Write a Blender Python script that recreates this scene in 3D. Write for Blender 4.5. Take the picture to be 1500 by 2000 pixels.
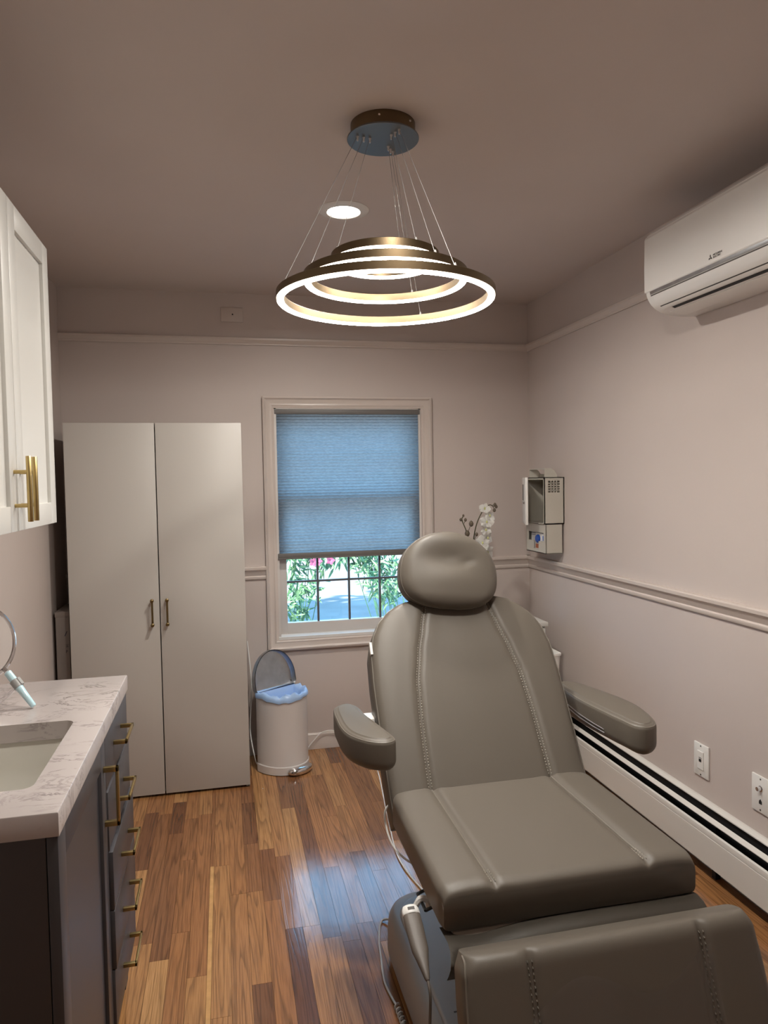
import bpy, bmesh, math, random
from mathutils import Vector, Matrix
for _o in list(bpy.data.objects): bpy.data.objects.remove(_o, do_unlink=True)
scene = bpy.context.scene
C = scene.collection
PI = math.pi
rnd = random.Random(7)

# ------------------------------------------------------------------ camera
CAM_H = 1.45
F_PX, YAW, PITCH, ROLL = 1401.6, math.radians(12.604), math.radians(2.448), math.radians(-1.012)
cam = bpy.data.cameras.new('camera'); cam_o = bpy.data.objects.new('camera', cam); C.objects.link(cam_o)
cam.sensor_fit = 'VERTICAL'; cam.sensor_height = 36.0; cam.lens = F_PX / 2000 * 36.0
cam.clip_start = 0.02; cam.clip_end = 200
_f = Vector((math.sin(YAW)*math.cos(PITCH), math.cos(YAW)*math.cos(PITCH), -math.sin(PITCH)))
_r = Vector((math.cos(YAW), -math.sin(YAW), 0)); _u = _r.cross(_f)
_r2 = math.cos(ROLL)*_r + math.sin(ROLL)*_u; _u2 = -math.sin(ROLL)*_r + math.cos(ROLL)*_u
cam_o.matrix_world = Matrix(((_r2.x,_u2.x,-_f.x,0),(_r2.y,_u2.y,-_f.y,0),(_r2.z,_u2.z,-_f.z,CAM_H),(0,0,0,1)))
scene.camera = cam_o

# ------------------------------------------------------------------ world, sun, lamp strengths, exposure
SKY_STRENGTH = 6.0
SUN_STRENGTH = 30.0
RING_STRENGTH = 46.0
DOWNLIGHT_WATTS = 18.5
world = bpy.data.worlds.new('sky'); scene.world = world; world.use_nodes = True
_bg = world.node_tree.nodes['Background']
_bg.inputs[0].default_value = (0.25, 0.60, 1.0, 1); _bg.inputs[1].default_value = SKY_STRENGTH
sun = bpy.data.lights.new('sun', 'SUN'); sun.energy = SUN_STRENGTH; sun.angle = math.radians(0.6); sun.color = (1.0, 0.97, 0.92)
sun_o = bpy.data.objects.new('sun', sun); C.objects.link(sun_o)
sun_o.location = (-16, -4, 12)
sun_o.rotation_euler = Vector((0.8, 0.2, -0.6)).to_track_quat('-Z', 'Y').to_euler()
vs = scene.view_settings
vs.view_transform = 'Standard'; vs.look = 'None'; vs.gamma = 1.0; vs.use_curve_mapping = False
vs.exposure = 0.0

# ------------------------------------------------------------------ materials
def mat(name, col, rough=0.5, metal=0.0, spec=0.5, coat=0.0, bump=0.0, bscale=200.0, var=0.0, vscale=4.0):
    m = bpy.data.materials.new(name); m.use_nodes = True
    nt = m.node_tree; b = nt.nodes['Principled BSDF']
    b.inputs['Base Color'].default_value = (*col, 1); b.inputs['Roughness'].default_value = rough
    b.inputs['Metallic'].default_value = metal; b.inputs['Specular IOR Level'].default_value = spec
    b.inputs['Coat Weight'].default_value = coat; b.inputs['Coat Roughness'].default_value = 0.15
    tc = nt.nodes.new('ShaderNodeNewGeometry')
    if var > 0:
        n = nt.nodes.new('ShaderNodeTexNoise'); n.inputs['Scale'].default_value = vscale; n.inputs['Detail'].default_value = 3
        nt.links.new(tc.outputs['Position'], n.inputs['Vector'])
        r = nt.nodes.new('ShaderNodeValToRGB')
        r.color_ramp.elements[0].position = 0.3; r.color_ramp.elements[1].position = 0.7
        r.color_ramp.elements[0].color = (*[c*(1-var) for c in col], 1); r.color_ramp.elements[1].color = (*[min(1, c*(1+var)) for c in col], 1)
        nt.links.new(n.outputs['Fac'], r.inputs['Fac']); nt.links.new(r.outputs['Color'], b.inputs['Base Color'])
    if bump > 0:
        n = nt.nodes.new('ShaderNodeTexNoise'); n.inputs['Scale'].default_value = bscale; n.inputs['Detail'].default_value = 3
        nt.links.new(tc.outputs['Position'], n.inputs['Vector'])
        bp = nt.nodes.new('ShaderNodeBump'); bp.inputs['Strength'].default_value = bump; bp.inputs['Distance'].default_value = 0.002
        nt.links.new(n.outputs['Fac'], bp.inputs['Height']); nt.links.new(bp.outputs['Normal'], b.inputs['Normal'])
    return m

def emit(name, col, s):
    m = bpy.data.materials.new(name); m.use_nodes = True; nt = m.node_tree
    b = nt.nodes['Principled BSDF']
    b.inputs['Base Color'].default_value = (0.8, 0.8, 0.8, 1)
    b.inputs['Emission Color'].default_value = (*col, 1); b.inputs['Emission Strength'].default_value = s
    return m

def wood_floor():
    m = bpy.data.materials.new('oak_plank'); m.use_nodes = True; nt = m.node_tree; N = nt.nodes; Lk = nt.links
    b = N['Principled BSDF']
    geo = N.new('ShaderNodeNewGeometry'); oi = N.new('ShaderNodeObjectInfo')
    off = N.new('ShaderNodeVectorMath'); off.operation = 'SCALE'; off.inputs[0].default_value = (37.0, 91.0, 13.0)
    Lk.new(oi.outputs['Random'], off.inputs['Scale'])
    add = N.new('ShaderNodeVectorMath'); add.operation = 'ADD'
    Lk.new(geo.outputs['Position'], add.inputs[0]); Lk.new(off.outputs[0], add.inputs[1])
    ramp = N.new('ShaderNodeValToRGB'); cr = ramp.color_ramp
    cr.elements[0].position = 0.0; cr.elements[0].color = (0.140, 0.058, 0.028, 1)
    cr.elements[1].position = 1.0; cr.elements[1].color = (0.55, 0.31, 0.13, 1)
    for p, c in ((0.2, (0.22, 0.095, 0.040, 1)), (0.45, (0.32, 0.142, 0.056, 1)), (0.7, (0.37, 0.175, 0.068, 1)), (0.88, (0.41, 0.205, 0.081, 1))):
        e = cr.elements.new(p); e.color = c
    Lk.new(oi.outputs['Random'], ramp.inputs['Fac'])
    # warped rings that give cathedral figure
    mp = N.new('ShaderNodeMapping'); mp.inputs['Scale'].default_value = (15.0, 0.62, 15.0)
    Lk.new(add.outputs[0], mp.inputs['Vector'])
    n1 = N.new('ShaderNodeTexNoise'); n1.inputs['Scale'].default_value = 1.0; n1.inputs['Detail'].default_value = 2.0; n1.inputs['Roughness'].default_value = 0.45
    Lk.new(mp.outputs[0], n1.inputs['Vector'])
    mul = N.new('ShaderNodeMath'); mul.operation = 'MULTIPLY'; mul.inputs[1].default_value = 13.0
    Lk.new(n1.outputs['Fac'], mul.inputs[0])
    fr = N.new('ShaderNodeMath'); fr.operation = 'FRACT'; Lk.new(mul.outputs[0], fr.inputs[0])
    g1 = N.new('ShaderNodeValToRGB'); e = g1.color_ramp.elements
    e[0].position = 0.0; e[0].color = (0.55, 0.55, 0.55, 1); e[1].position = 0.35; e[1].color = (1, 1, 1, 1)
    x = g1.color_ramp.elements.new(0.9); x.color = (1, 1, 1, 1); x = g1.color_ramp.elements.new(1.0); x.color = (0.55, 0.55, 0.55, 1)
    Lk.new(fr.outputs[0], g1.inputs['Fac'])
    # fine pores
    mp2 = N.new('ShaderNodeMapping'); mp2.inputs['Scale'].default_value = (420.0, 9.0, 100.0)
    Lk.new(add.outputs[0], mp2.inputs['Vector'])
    n2 = N.new('ShaderNodeTexNoise'); n2.inputs['Scale'].default_value = 1.0; n2.inputs['Detail'].default_value = 2.0
    Lk.new(mp2.outputs[0], n2.inputs['Vector'])
    g2 = N.new('ShaderNodeValToRGB'); e = g2.color_ramp.elements
    e[0].position = 0.35; e[0].color = (0.74, 0.72, 0.70, 1); e[1].position = 0.6; e[1].color = (1.06, 1.06, 1.06, 1)
    Lk.new(n2.outputs['Fac'], g2.inputs['Fac'])
    m1 = N.new('ShaderNodeMix'); m1.data_type = 'RGBA'; m1.blend_type = 'MULTIPLY'; m1.inputs['Factor'].default_value = 0.85
    Lk.new(ramp.outputs['Color'], m1.inputs['A']); Lk.new(g1.outputs['Color'], m1.inputs['B'])
    m2 = N.new('ShaderNodeMix'); m2.data_type = 'RGBA'; m2.blend_type = 'MULTIPLY'; m2.inputs['Factor'].default_value = 1.0
    Lk.new(m1.outputs['Result'], m2.inputs['A']); Lk.new(g2.outputs['Color'], m2.inputs['B'])
    Lk.new(m2.outputs['Result'], b.inputs['Base Color'])
    n3 = N.new('ShaderNodeTexNoise'); n3.inputs['Scale'].default_value = 11.0; n3.inputs['Detail'].default_value = 2.0
    Lk.new(geo.outputs['Position'], n3.inputs['Vector'])
    bh = N.new('ShaderNodeMath'); bh.operation = 'MULTIPLY_ADD'; bh.inputs[1].default_value = 0.25
    Lk.new(g1.outputs['Color'], bh.inputs[0]); Lk.new(n3.outputs['Fac'], bh.inputs[2])
    bp = N.new('ShaderNodeBump'); bp.inputs['Strength'].default_value = 0.22; bp.inputs['Distance'].default_value = 0.003
    Lk.new(bh.outputs[0], bp.inputs['Height']); Lk.new(bp.outputs['Normal'], b.inputs['Normal'])
    b.inputs['Roughness'].default_value = 0.15; b.inputs['Specular IOR Level'].default_value = 0.75
    return m

def quartz():
    m = bpy.data.materials.new('veined_quartz'); m.use_nodes = True; nt = m.node_tree; N = nt.nodes; Lk = nt.links
    b = N['Principled BSDF']; geo = N.new('ShaderNodeNewGeometry')
    mp = N.new('ShaderNodeMapping'); mp.inputs['Scale'].default_value = (9, 17, 9); mp.inputs['Rotation'].default_value = (0, 0, 0.35)
    Lk.new(geo.outputs['Position'], mp.inputs['Vector'])
    n = N.new('ShaderNodeTexNoise'); n.inputs['Scale'].default_value = 1.0; n.inputs['Detail'].default_value = 7; n.inputs['Roughness'].default_value = 0.66; n.inputs['Distortion'].default_value = 0.9
    Lk.new(mp.outputs[0], n.inputs['Vector'])
    s = N.new('ShaderNodeMath'); s.operation = 'SUBTRACT'; s.inputs[1].default_value = 0.5; Lk.new(n.outputs['Fac'], s.inputs[0])
    a = N.new('ShaderNodeMath'); a.operation = 'ABSOLUTE'; Lk.new(s.outputs[0], a.inputs[0])
    n2 = N.new('ShaderNodeTexNoise'); n2.inputs['Scale'].default_value = 9; n2.inputs['Detail'].default_value = 3; Lk.new(geo.outputs['Position'], n2.inputs['Vector'])
    r2 = N.new('ShaderNodeValToRGB'); r2.color_ramp.elements[0].position = 0.42; r2.color_ramp.elements[1].position = 0.64
    Lk.new(n2.outputs['Fac'], r2.inputs['Fac'])
    r = N.new('ShaderNodeValToRGB'); e = r.color_ramp.elements
    e[0].position = 0.0; e[0].color = (0.20, 0.165, 0.165, 1); e[1].position = 0.030; e[1].color = (0.47, 0.42, 0.405, 1)
    Lk.new(a.outputs[0], r.inputs['Fac'])
    mx = N.new('ShaderNodeMix'); mx.data_type = 'RGBA'; mx.inputs['A'].default_value = (0.47, 0.42, 0.405, 1)
    Lk.new(r2.outputs['Color'], mx.inputs['Factor']); Lk.new(r.outputs['Color'], mx.inputs['B'])
    Lk.new(mx.outputs['Result'], b.inputs['Base Color']); b.inputs['Roughness'].default_value = 0.22
    return m

def shade_fabric():
    m = bpy.data.materials.new('shade_fabric'); m.use_nodes = True; nt = m.node_tree; N = nt.nodes; Lk = nt.links
    out = N['Material Output']; N.remove(N['Principled BSDF'])
    geo = N.new('ShaderNodeNewGeometry')
    mp = N.new('ShaderNodeMapping'); mp.inputs['Scale'].default_value = (60, 60, 260); Lk.new(geo.outputs['Position'], mp.inputs['Vector'])
    n = N.new('ShaderNodeTexNoise'); n.inputs['Scale'].default_value = 1.0; n.inputs['Detail'].default_value = 4; Lk.new(mp.outputs[0], n.inputs['Vector'])
    r = N.new('ShaderNodeValToRGB'); e = r.color_ramp.elements
    e[0].position = 0.3; e[0].color = (0.32, 0.32, 0.32, 1); e[1].position = 0.7; e[1].color = (0.46, 0.46, 0.46, 1)
    Lk.new(n.outputs['Fac'], r.inputs['Fac'])
    d = N.new('ShaderNodeBsdfDiffuse'); d.inputs['Color'].default_value = (0.17, 0.17, 0.17, 1)
    t = N.new('ShaderNodeBsdfTranslucent'); Lk.new(r.outputs['Color'], t.inputs['Color'])
    mx = N.new('ShaderNodeMixShader'); mx.inputs['Fac'].default_value = 0.72
    Lk.new(d.outputs[0], mx.inputs[1]); Lk.new(t.outputs[0], mx.inputs[2]); Lk.new(mx.outputs[0], out.inputs['Surface'])
    return m

def clear_glass(name, tint=(1, 1, 1), gl=0.06, rough=0.0):
    m = bpy.data.materials.new(name); m.use_nodes = True; nt = m.node_tree; N = nt.nodes; Lk = nt.links
    out = N['Material Output']; N.remove(N['Principled BSDF'])
    t = N.new('ShaderNodeBsdfTransparent'); t.inputs['Color'].default_value = (*tint, 1)
    g = N.new('ShaderNodeBsdfGlossy'); g.inputs['Roughness'].default_value = rough
    mx = N.new('ShaderNodeMixShader'); mx.inputs['Fac'].default_value = gl
    Lk.new(t.outputs[0], mx.inputs[1]); Lk.new(g.outputs[0], mx.inputs[2]); Lk.new(mx.outputs[0], out.inputs['Surface'])
    return m

WALLC = (0.545, 0.472, 0.436)
M = dict(
    wall=mat('wall_paint', WALLC, 0.5, spec=0.35, bump=0.08, bscale=60, var=0.02, vscale=2.5),
    ceiling=mat('ceiling_paint', (0.60, 0.530, 0.497), 0.6, spec=0.3, bump=0.06, bscale=50, var=0.02, vscale=2.0),
    trim=mat('trim_paint', (0.57, 0.495, 0.45), 0.35, spec=0.5),
    plank=wood_floor(), quartz=quartz(), shade=shade_fabric(),
    white=mat('white_laminate', (0.49, 0.46, 0.425), 0.4),
    cabwhite=mat('white_lacquer', (0.62, 0.605, 0.57), 0.35),
    charcoal=mat('charcoal_paint', (0.055, 0.053, 0.060), 0.38, spec=0.5),
    brass=mat('brushed_brass', (0.52, 0.39, 0.17), 0.34, 1.0),
    dbrass=mat('aged_brass', (0.22, 0.16, 0.075), 0.35, 1.0),
    bronze=mat('brushed_bronze', (0.17, 0.122, 0.072), 0.38, 1.0, bump=0.05, bscale=300),
    steelplate=mat('dark_brushed_steel', (0.15, 0.155, 0.155), 0.4, 1.0),
    chrome=mat('chrome', (0.75, 0.75, 0.76), 0.12, 1.0),
    steel=mat('satin_steel', (0.55, 0.56, 0.58), 0.3, 1.0, var=0.12, vscale=20),
    leather=mat('taupe_leather', (0.122, 0.104, 0.084), 0.46, spec=0.42, bump=0.12, bscale=900),
    stitch=mat('stitch_thread', (0.36, 0.33, 0.28), 0.7),
    piping=mat('piping_leather', (0.17, 0.15, 0.124), 0.4),
    greyplastic=mat('grey_plastic', (0.34, 0.34, 0.335), 0.42),
    palegrey=mat('pale_grey_plastic', (0.42, 0.44, 0.45), 0.40),
    taupeplastic=mat('taupe_plastic', (0.33, 0.29, 0.25), 0.45),
    whiteplastic=mat('white_plastic', (0.74, 0.72, 0.69), 0.35),
    offplastic=mat('cream_plastic', (0.52, 0.49, 0.43), 0.4),
    canwhite=mat('white_enamel', (0.62, 0.575, 0.55), 0.35),
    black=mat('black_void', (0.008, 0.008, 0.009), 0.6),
    blackplastic=mat('black_plastic', (0.02, 0.02, 0.02), 0.35),
    ink=mat('grey_ink', (0.075, 0.065, 0.06), 0.6),
    basin=mat('white_vitreous', (0.64, 0.62, 0.56), 0.12),
    liner=mat('blue_liner', (0.38, 0.56, 0.86), 0.32),
    cord=mat('white_cord', (0.72, 0.70, 0.68), 0.4), greycord=mat('grey_cord', (0.40, 0.38, 0.37), 0.4),
    cardboard=mat('pale_cardboard', (0.24, 0.205, 0.185), 0.8),
    petal=mat('orchid_petal', (0.84, 0.82, 0.78), 0.5), stem=mat('orchid_stem', (0.07, 0.065, 0.03), 0.6), lip=mat('orchid_lip', (0.55, 0.55, 0.22), 0.5),
    bud=mat('orchid_bud', (0.10, 0.075, 0.05), 0.6), oleaf=mat('orchid_leaf', (0.06, 0.14, 0.04), 0.4),
    redlabel=mat('rust_label', (0.42, 0.13, 0.06), 0.6), paper=mat('paper_label', (0.72, 0.70, 0.67), 0.7), bluelabel=mat('blue_lid', (0.02, 0.11, 0.55), 0.35), darkink=mat('dark_ink', (0.04, 0.035, 0.05), 0.6),
    heater=mat('heater_enamel', (0.66, 0.63, 0.59), 0.35),
    sash=mat('sash_paint', (0.62, 0.58, 0.55), 0.4),
    acwhite=mat('white_appliance', (0.80, 0.775, 0.74), 0.35), paleoak=mat('pale_oak', (0.52, 0.29, 0.115), 0.2, var=0.12, vscale=30),
    wire=mat('pale_wire', (0.27, 0.26, 0.25), 0.5),
    muntin=mat('backlit_muntin', (0.10, 0.105, 0.115), 0.5),  # dark base colour stands in for the backlit side of the window bars
    rail=mat('shade_rail', (0.14, 0.13, 0.122), 0.5),
    mirror=mat('mirror_glass', (0.85, 0.86, 0.86), 0.02, 1.0),
    acrylic=mat('clear_acrylic', (0.55, 0.78, 0.85), 0.1, spec=0.8),
    pane=clear_glass('window_glass'), film=clear_glass('clear_film', (0.93, 0.93, 0.93), 0.10, 0.12),
    grass=mat('lawn', (0.10, 0.17, 0.05), 0.9, var=0.3, vscale=6), road=mat('asphalt', (0.145, 0.15, 0.15), 0.9, var=0.2, vscale=1.5), control=mat('brown_grey_plastic', (0.11, 0.09, 0.075), 0.5),
    leaf=mat('shrub_leaf', (0.085, 0.18, 0.075), 0.5, var=0.45, vscale=9), bark=mat('bark', (0.16, 0.12, 0.09), 0.9), flower=mat('pink_flower', (0.55, 0.12, 0.2), 0.6),
    siding=mat('white_siding', (0.80, 0.80, 0.80), 0.6), roofing=mat('grey_roofing', (0.2, 0.2, 0.2), 0.9),
    led=emit('led_diffuser', (1.0, 0.97, 0.92), RING_STRENGTH), lens=emit('downlight_lens', (1.0, 0.95, 0.86), 14.0),
)
_film = M['shade']

# ------------------------------------------------------------------ mesh helpers
ORG = {}
def obj(name, bm, m, parent=None, smooth=40, origin=None):
    """link bm (world coordinates) as one mesh object; children share the origin of their thing"""
    if parent is not None: o3 = ORG[parent.name]
    elif origin is not None: o3 = Vector(origin)
    else:
        xs = [v.co for v in bm.verts]
        lo = [min(v[i] for v in xs) for i in range(3)]; hi = [max(v[i] for v in xs) for i in range(3)]
        o3 = Vector(((lo[0]+hi[0])/2, (lo[1]+hi[1])/2, lo[2]))
    bmesh.ops.translate(bm, verts=bm.verts, vec=-o3)
    bmesh.ops.recalc_face_normals(bm, faces=bm.faces)
    me = bpy.data.meshes.new(name); bm.to_mesh(me); bm.free()
    if isinstance(m, (list, tuple)):
        for q in m: me.materials.append(M[q])
    else: me.materials.append(M[m])
    if smooth:
        me.shade_smooth(); me.set_sharp_from_angle(angle=math.radians(smooth))
    o = bpy.data.objects.new(name, me); C.objects.link(o)
    if parent is not None: o.parent = parent
    else: o.location = o3
    ORG[o.name] = o3
    return o

def thing(name, label, cat, loc, group=None):
    o = bpy.data.objects.new(name, None); C.objects.link(o); o.location = loc; o.empty_display_size = 0.1
    ORG[o.name] = Vector(loc); tag(o, label, cat, group); return o

def tag(o, label, cat, group=None):
    o['label'] = label; o['category'] = cat
    if group: o['group'] = group
    return o

def struct(name, bm, m, smooth=0, label=None):
    o = obj(name, bm, m, None, smooth); o['kind'] = 'structure'
    if label: o['label'] = label
    return o

def nb(): return bmesh.new()

def box(bm, x0, x1, y0, y1, z0, z1, bev=0.0, seg=2, xf=None):
    r = bmesh.ops.create_cube(bm, size=1.0)['verts']
    for v in r:
        v.co = Vector(((x0+x1)/2 + v.co.x*(x1-x0), (y0+y1)/2 + v.co.y*(y1-y0), (z0+z1)/2 + v.co.z*(z1-z0)))
    vs_ = r
    if bev > 0:
        ed = list({e for v in r for e in v.link_edges})
        q = bmesh.ops.bevel(bm, geom=ed, offset=bev, segments=seg, affect='EDGES', profile=0.5)
        vs_ = list({v for f in q['faces'] for v in f.verts} | {v for v in r if v.is_valid})
    if xf is not None:
        for v in vs_: v.co = xf(v.co)
    return bm

def boxb(*a, **k): return box(nb(), *a, **k)

def loft(bm, loops, cap0=True, cap1=True, close=True, mi=0):
    vv = [[bm.verts.new(p) for p in l] for l in loops]
    n = len(loops[0])
    for a, b in zip(vv, vv[1:]):
        for i in range(n if close else n-1):
            j = (i+1) % n
            try: f = bm.faces.new((a[i], a[j], b[j], b[i])); f.material_index = mi
            except ValueError: pass
    if cap0:
        f = bm.faces.new(vv[0]); f.material_index = mi
    if cap1:
        f = bm.faces.new(list(reversed(vv[-1]))); f.material_index = mi
    return vv

def tube(bm, pts, r, n=8, closed=False, cap=True):
    pts = [Vector(p) for p in pts]; N = len(pts)
    rs = r if isinstance(r, (list, tuple)) else [r]*N
    tans = []
    for i in range(N):
        a = pts[(i-1) % N] if (closed or i > 0) else pts[i]; b = pts[(i+1) % N] if (closed or i < N-1) else pts[i]
        t = (b-a); tans.append(t.normalized() if t.length > 1e-9 else Vector((0, 0, 1)))
    up = Vector((0, 0, 1)) if abs(tans[0].z) < 0.9 else Vector((1, 0, 0))
    u = (up - tans[0]*up.dot(tans[0])).normalized(); loops = []
    for i in range(N):
        u = (u - tans[i]*u.dot(tans[i])).normalized(); w = tans[i].cross(u)
        loops.append([pts[i] + rs[i]*(math.cos(2*PI*k/n)*u + math.sin(2*PI*k/n)*w) for k in range(n)])
    if closed: loops.append(loops[0])
    loft(bm, loops, cap and not closed, cap and not closed)
    if closed: bmesh.ops.remove_doubles(bm, verts=bm.verts, dist=1e-6)
    return bm

def lathe(bm, prof, c, n=32, axis='z', cap=True):
    loops = []
    for r, h in prof:
        l = []
        for k in range(n):
            a = 2*PI*k/n; p = (r*math.cos(a), r*math.sin(a), h)
            if axis == 'x': p = (h, p[0], p[1])
            elif axis == 'y': p = (p[0], h, p[1])
            l.append(Vector(c)+Vector(p))
        loops.append(l)
    loft(bm, loops, cap, cap); return bm

def prism(bm, poly, fn, t0, t1):
    """poly of (a, b) extruded between t0 and t1; fn(a, b, t) -> xyz"""
    loft(bm, [[Vector(fn(a, b, t0)) for a, b in poly], [Vector(fn(a, b, t1)) for a, b in poly]]); return bm

def catmull(pts, k=6, closed=True):
    out = []; n = len(pts); P = [Vector(p) for p in pts]
    rng = range(n) if closed else range(n-1)
    for i in rng:
        if closed: p0, p1, p2, p3 = P[(i-1) % n], P[i], P[(i+1) % n], P[(i+2) % n]
        else: p0, p1, p2, p3 = P[max(i-1, 0)], P[i], P[i+1], P[min(i+2, n-1)]
        for j in range(k):
            t = j/k
            out.append(0.5*((2*p1)+(p2-p0)*t+(2*p0-5*p1+4*p2-p3)*t*t+(3*p1-p0-3*p2+p3)*t**3))
    if not closed: out.append(P[-1])
    return out

def inset(poly, d):
    n = len(poly); area = sum(poly[i].x*poly[(i+1) % n].y - poly[(i+1) % n].x*poly[i].y for i in range(n))
    s = 1 if area > 0 else -1; out = []
    for i in range(n):
        t = (poly[(i+1) % n] - poly[i-1]); t = Vector((t.x, t.y)).normalized()
        out.append(Vector((poly[i].x - s*t.y*d, poly[i].y + s*t.x*d)))
    return out

def puff(bm, outline, T, rt, rb, fn, crown=0.0, seg=6):
    """rounded slab over a closed outline: fn(a, b, h), h from 0 to T"""
    L = []
    for i in range(seg+1):
        a = PI/2*i/seg; L.append((rb*(1-math.sin(a)), rb*(1-math.cos(a))))
    for i in range(seg+1):
        a = PI/2*i/seg; L.append((rt*(1-math.cos(a)), T-rt+rt*math.sin(a)))
    if crown:
        m = rt
        for k in (0.35, 0.7, 1.0): L.append((m+0.004*k, T+crown*.5*(1-(1-k)**2)))
    loops = [[Vector(fn(p.x, p.y, h)) for p in inset(outline, d)] for d, h in L]
    loft(bm, loops); return bm

def rrect(x0, x1, y0, y1, r, n=6):
    out = []
    for cx, cy, a0 in ((x1-r, y1-r, 0), (x0+r, y1-r, 90), (x0+r, y0+r, 180), (x1-r, y0+r, 270)):
        for i in range(n+1):
            a = math.radians(a0+90*i/n); out.append(Vector((cx+r*math.cos(a), cy+r*math.sin(a))))
    return out

def text_bm(body, size, fn, depth=0.0006):
    cu = bpy.data.curves.new('txt', 'FONT'); cu.body = body; cu.size = size; cu.extrude = depth/2; cu.resolution_u = 2
    to = bpy.data.objects.new('txt', cu); C.objects.link(to)
    dg = bpy.context.evaluated_depsgraph_get(); me = bpy.data.meshes.new_from_object(to.evaluated_get(dg))
    bm = nb(); bm.from_mesh(me); bpy.data.objects.remove(to, do_unlink=True); bpy.data.curves.remove(cu); bpy.data.meshes.remove(me)
    for v in bm.verts: v.co = Vector(fn(v.co.x, v.co.y, v.co.z))
    return bm

# ------------------------------------------------------------------ room shell
XL, XR, YB, YN, ZC = -0.777, 1.717, 3.851, -1.0, 2.44
WX0, WX1, WZ0, WZ1 = 0.272, 1.075, 0.615, 1.848        # window opening
TW = 0.16
floor = struct('floor', boxb(XL-TW, XR+TW, YN-TW, YB+TW, -0.16, -0.018), 'plank', label='oak strip floor with warm brown planks')
struct('ceiling', boxb(XL-TW, XR+TW, YN-TW, YB+TW, ZC, ZC+0.25), 'ceiling', label='mauve beige painted ceiling')
b = nb()
box(b, XL-TW, WX0, YB, YB+TW, -0.018, ZC); box(b, WX1, XR+TW, YB, YB+TW, -0.018, ZC)
box(b, WX0, WX1, YB, YB+TW, -0.018, WZ0); box(b, WX0, WX1, YB, YB+TW, WZ1, ZC)
struct('wall_back', b, 'wall', label='beige window wall')
struct('wall_left', boxb(XL-TW, XL, YN, YB, -0.018, ZC), 'wall', label='beige wall behind the vanity')
struct('wall_right', boxb(XR, XR+TW, YN, YB, -0.018, ZC), 'wall', label='beige wall under the air conditioner')
struct('wall_front', boxb(XL-TW, XR+TW, YN-TW, YN, -0.018, ZC), 'wall', label='beige wall behind the viewer')

# planks
plank_me = None
cols = []; x = XL+0.002
while x < XR-0.004:
    w = 0.0575
    if abs(x+0.0575-(-0.072)) < 0.03 and not any(c[2] for c in cols):
        cols.append((x, min(x+w, XR), False)); x += w
        cols.append((x, x+0.014, True)); x += 0.014; continue
    cols.append((x, min(x+w, XR-0.001), False)); x += w
pb = nb(); box(pb, -0.5, 0.5, -0.5, 0.5, -1, 0); plank_me = bpy.data.meshes.new('plank'); pb.to_mesh(plank_me); pb.free(); plank_me.materials.append(M['plank'])
prnd = random.Random(21)
pale_me = plank_me.copy(); pale_me.materials.clear(); pale_me.materials.append(M['paleoak'])
def plank(x0, x1, y0, y1, me=None):
    o = bpy.data.objects.new('plank', me or plank_me); C.objects.link(o); o.parent = floor
    o.location = Vector(((x0+x1)/2, (y0+y1)/2, 0)) - ORG['floor']; o.scale = (x1-x0-0.0008, y1-y0-0.0008, 0.0175)
for (x0, x1, thin) in cols:
    y = 0.55
    if thin: plank(x0, x1, 0.55, 2.75, pale_me); plank(x0, x1, 2.75, YB-0.001); continue
    y1 = y + prnd.uniform(0.15, 0.8)
    while y < YB-0.01:
        if YB - y1 < 0.16: y1 = YB-0.001
        plank(x0, x1, y, y1); y = y1; y1 = y + prnd.choice((prnd.uniform(0.22, 0.5), prnd.uniform(0.45, 0.95), prnd.uniform(0.7, 1.25)))

# mouldings
chair_rail = [(0, .942), (.009, .942), (.012, .948), (.012, .956), (.007, .961), (.012, .968), (.016, .982), (.022, .990), (.027, .994), (.028, 1.006), (.024, 1.011), (0, 1.011)]
pic_rail = [(0, 2.174), (.007, 2.174), (.008, 2.182), (.013, 2.186), (.017, 2.196), (.020, 2.199), (.020, 2.209), (.016, 2.213), (0, 2.213)]
base_prof = [(0, 0.001), (.012, 0.001), (.012, .066), (.009, .074), (.009, .080), (.004, .088), (0, .088)]
fb = lambda d, z, t: (t, YB-d, z)
fr = lambda d, z, t: (XR-d, t, z)
struct('trim_1', prism(nb(), chair_rail, fr, YN, YB), 'trim', 30, 'chair rail moulding along the air conditioner wall')
struct('trim_2', prism(nb(), chair_rail, fb, XL, 0.212), 'trim', 30, 'chair rail moulding between wardrobe and window')
struct('trim_3', prism(nb(), chair_rail, fb, 1.137, XR-0.0), 'trim', 30, 'chair rail moulding between window and corner')
struct('trim_4', prism(nb(), pic_rail, fr, YN, YB), 'trim', 30, 'picture rail moulding along the air conditioner wall')
struct('trim_5', prism(nb(), pic_rail, fb, XL, XR), 'trim', 30, 'picture rail moulding above the window')
struct('baseboard_back', prism(nb(), base_prof, fb, XL, XR-0.075), 'trim', 30)

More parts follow.
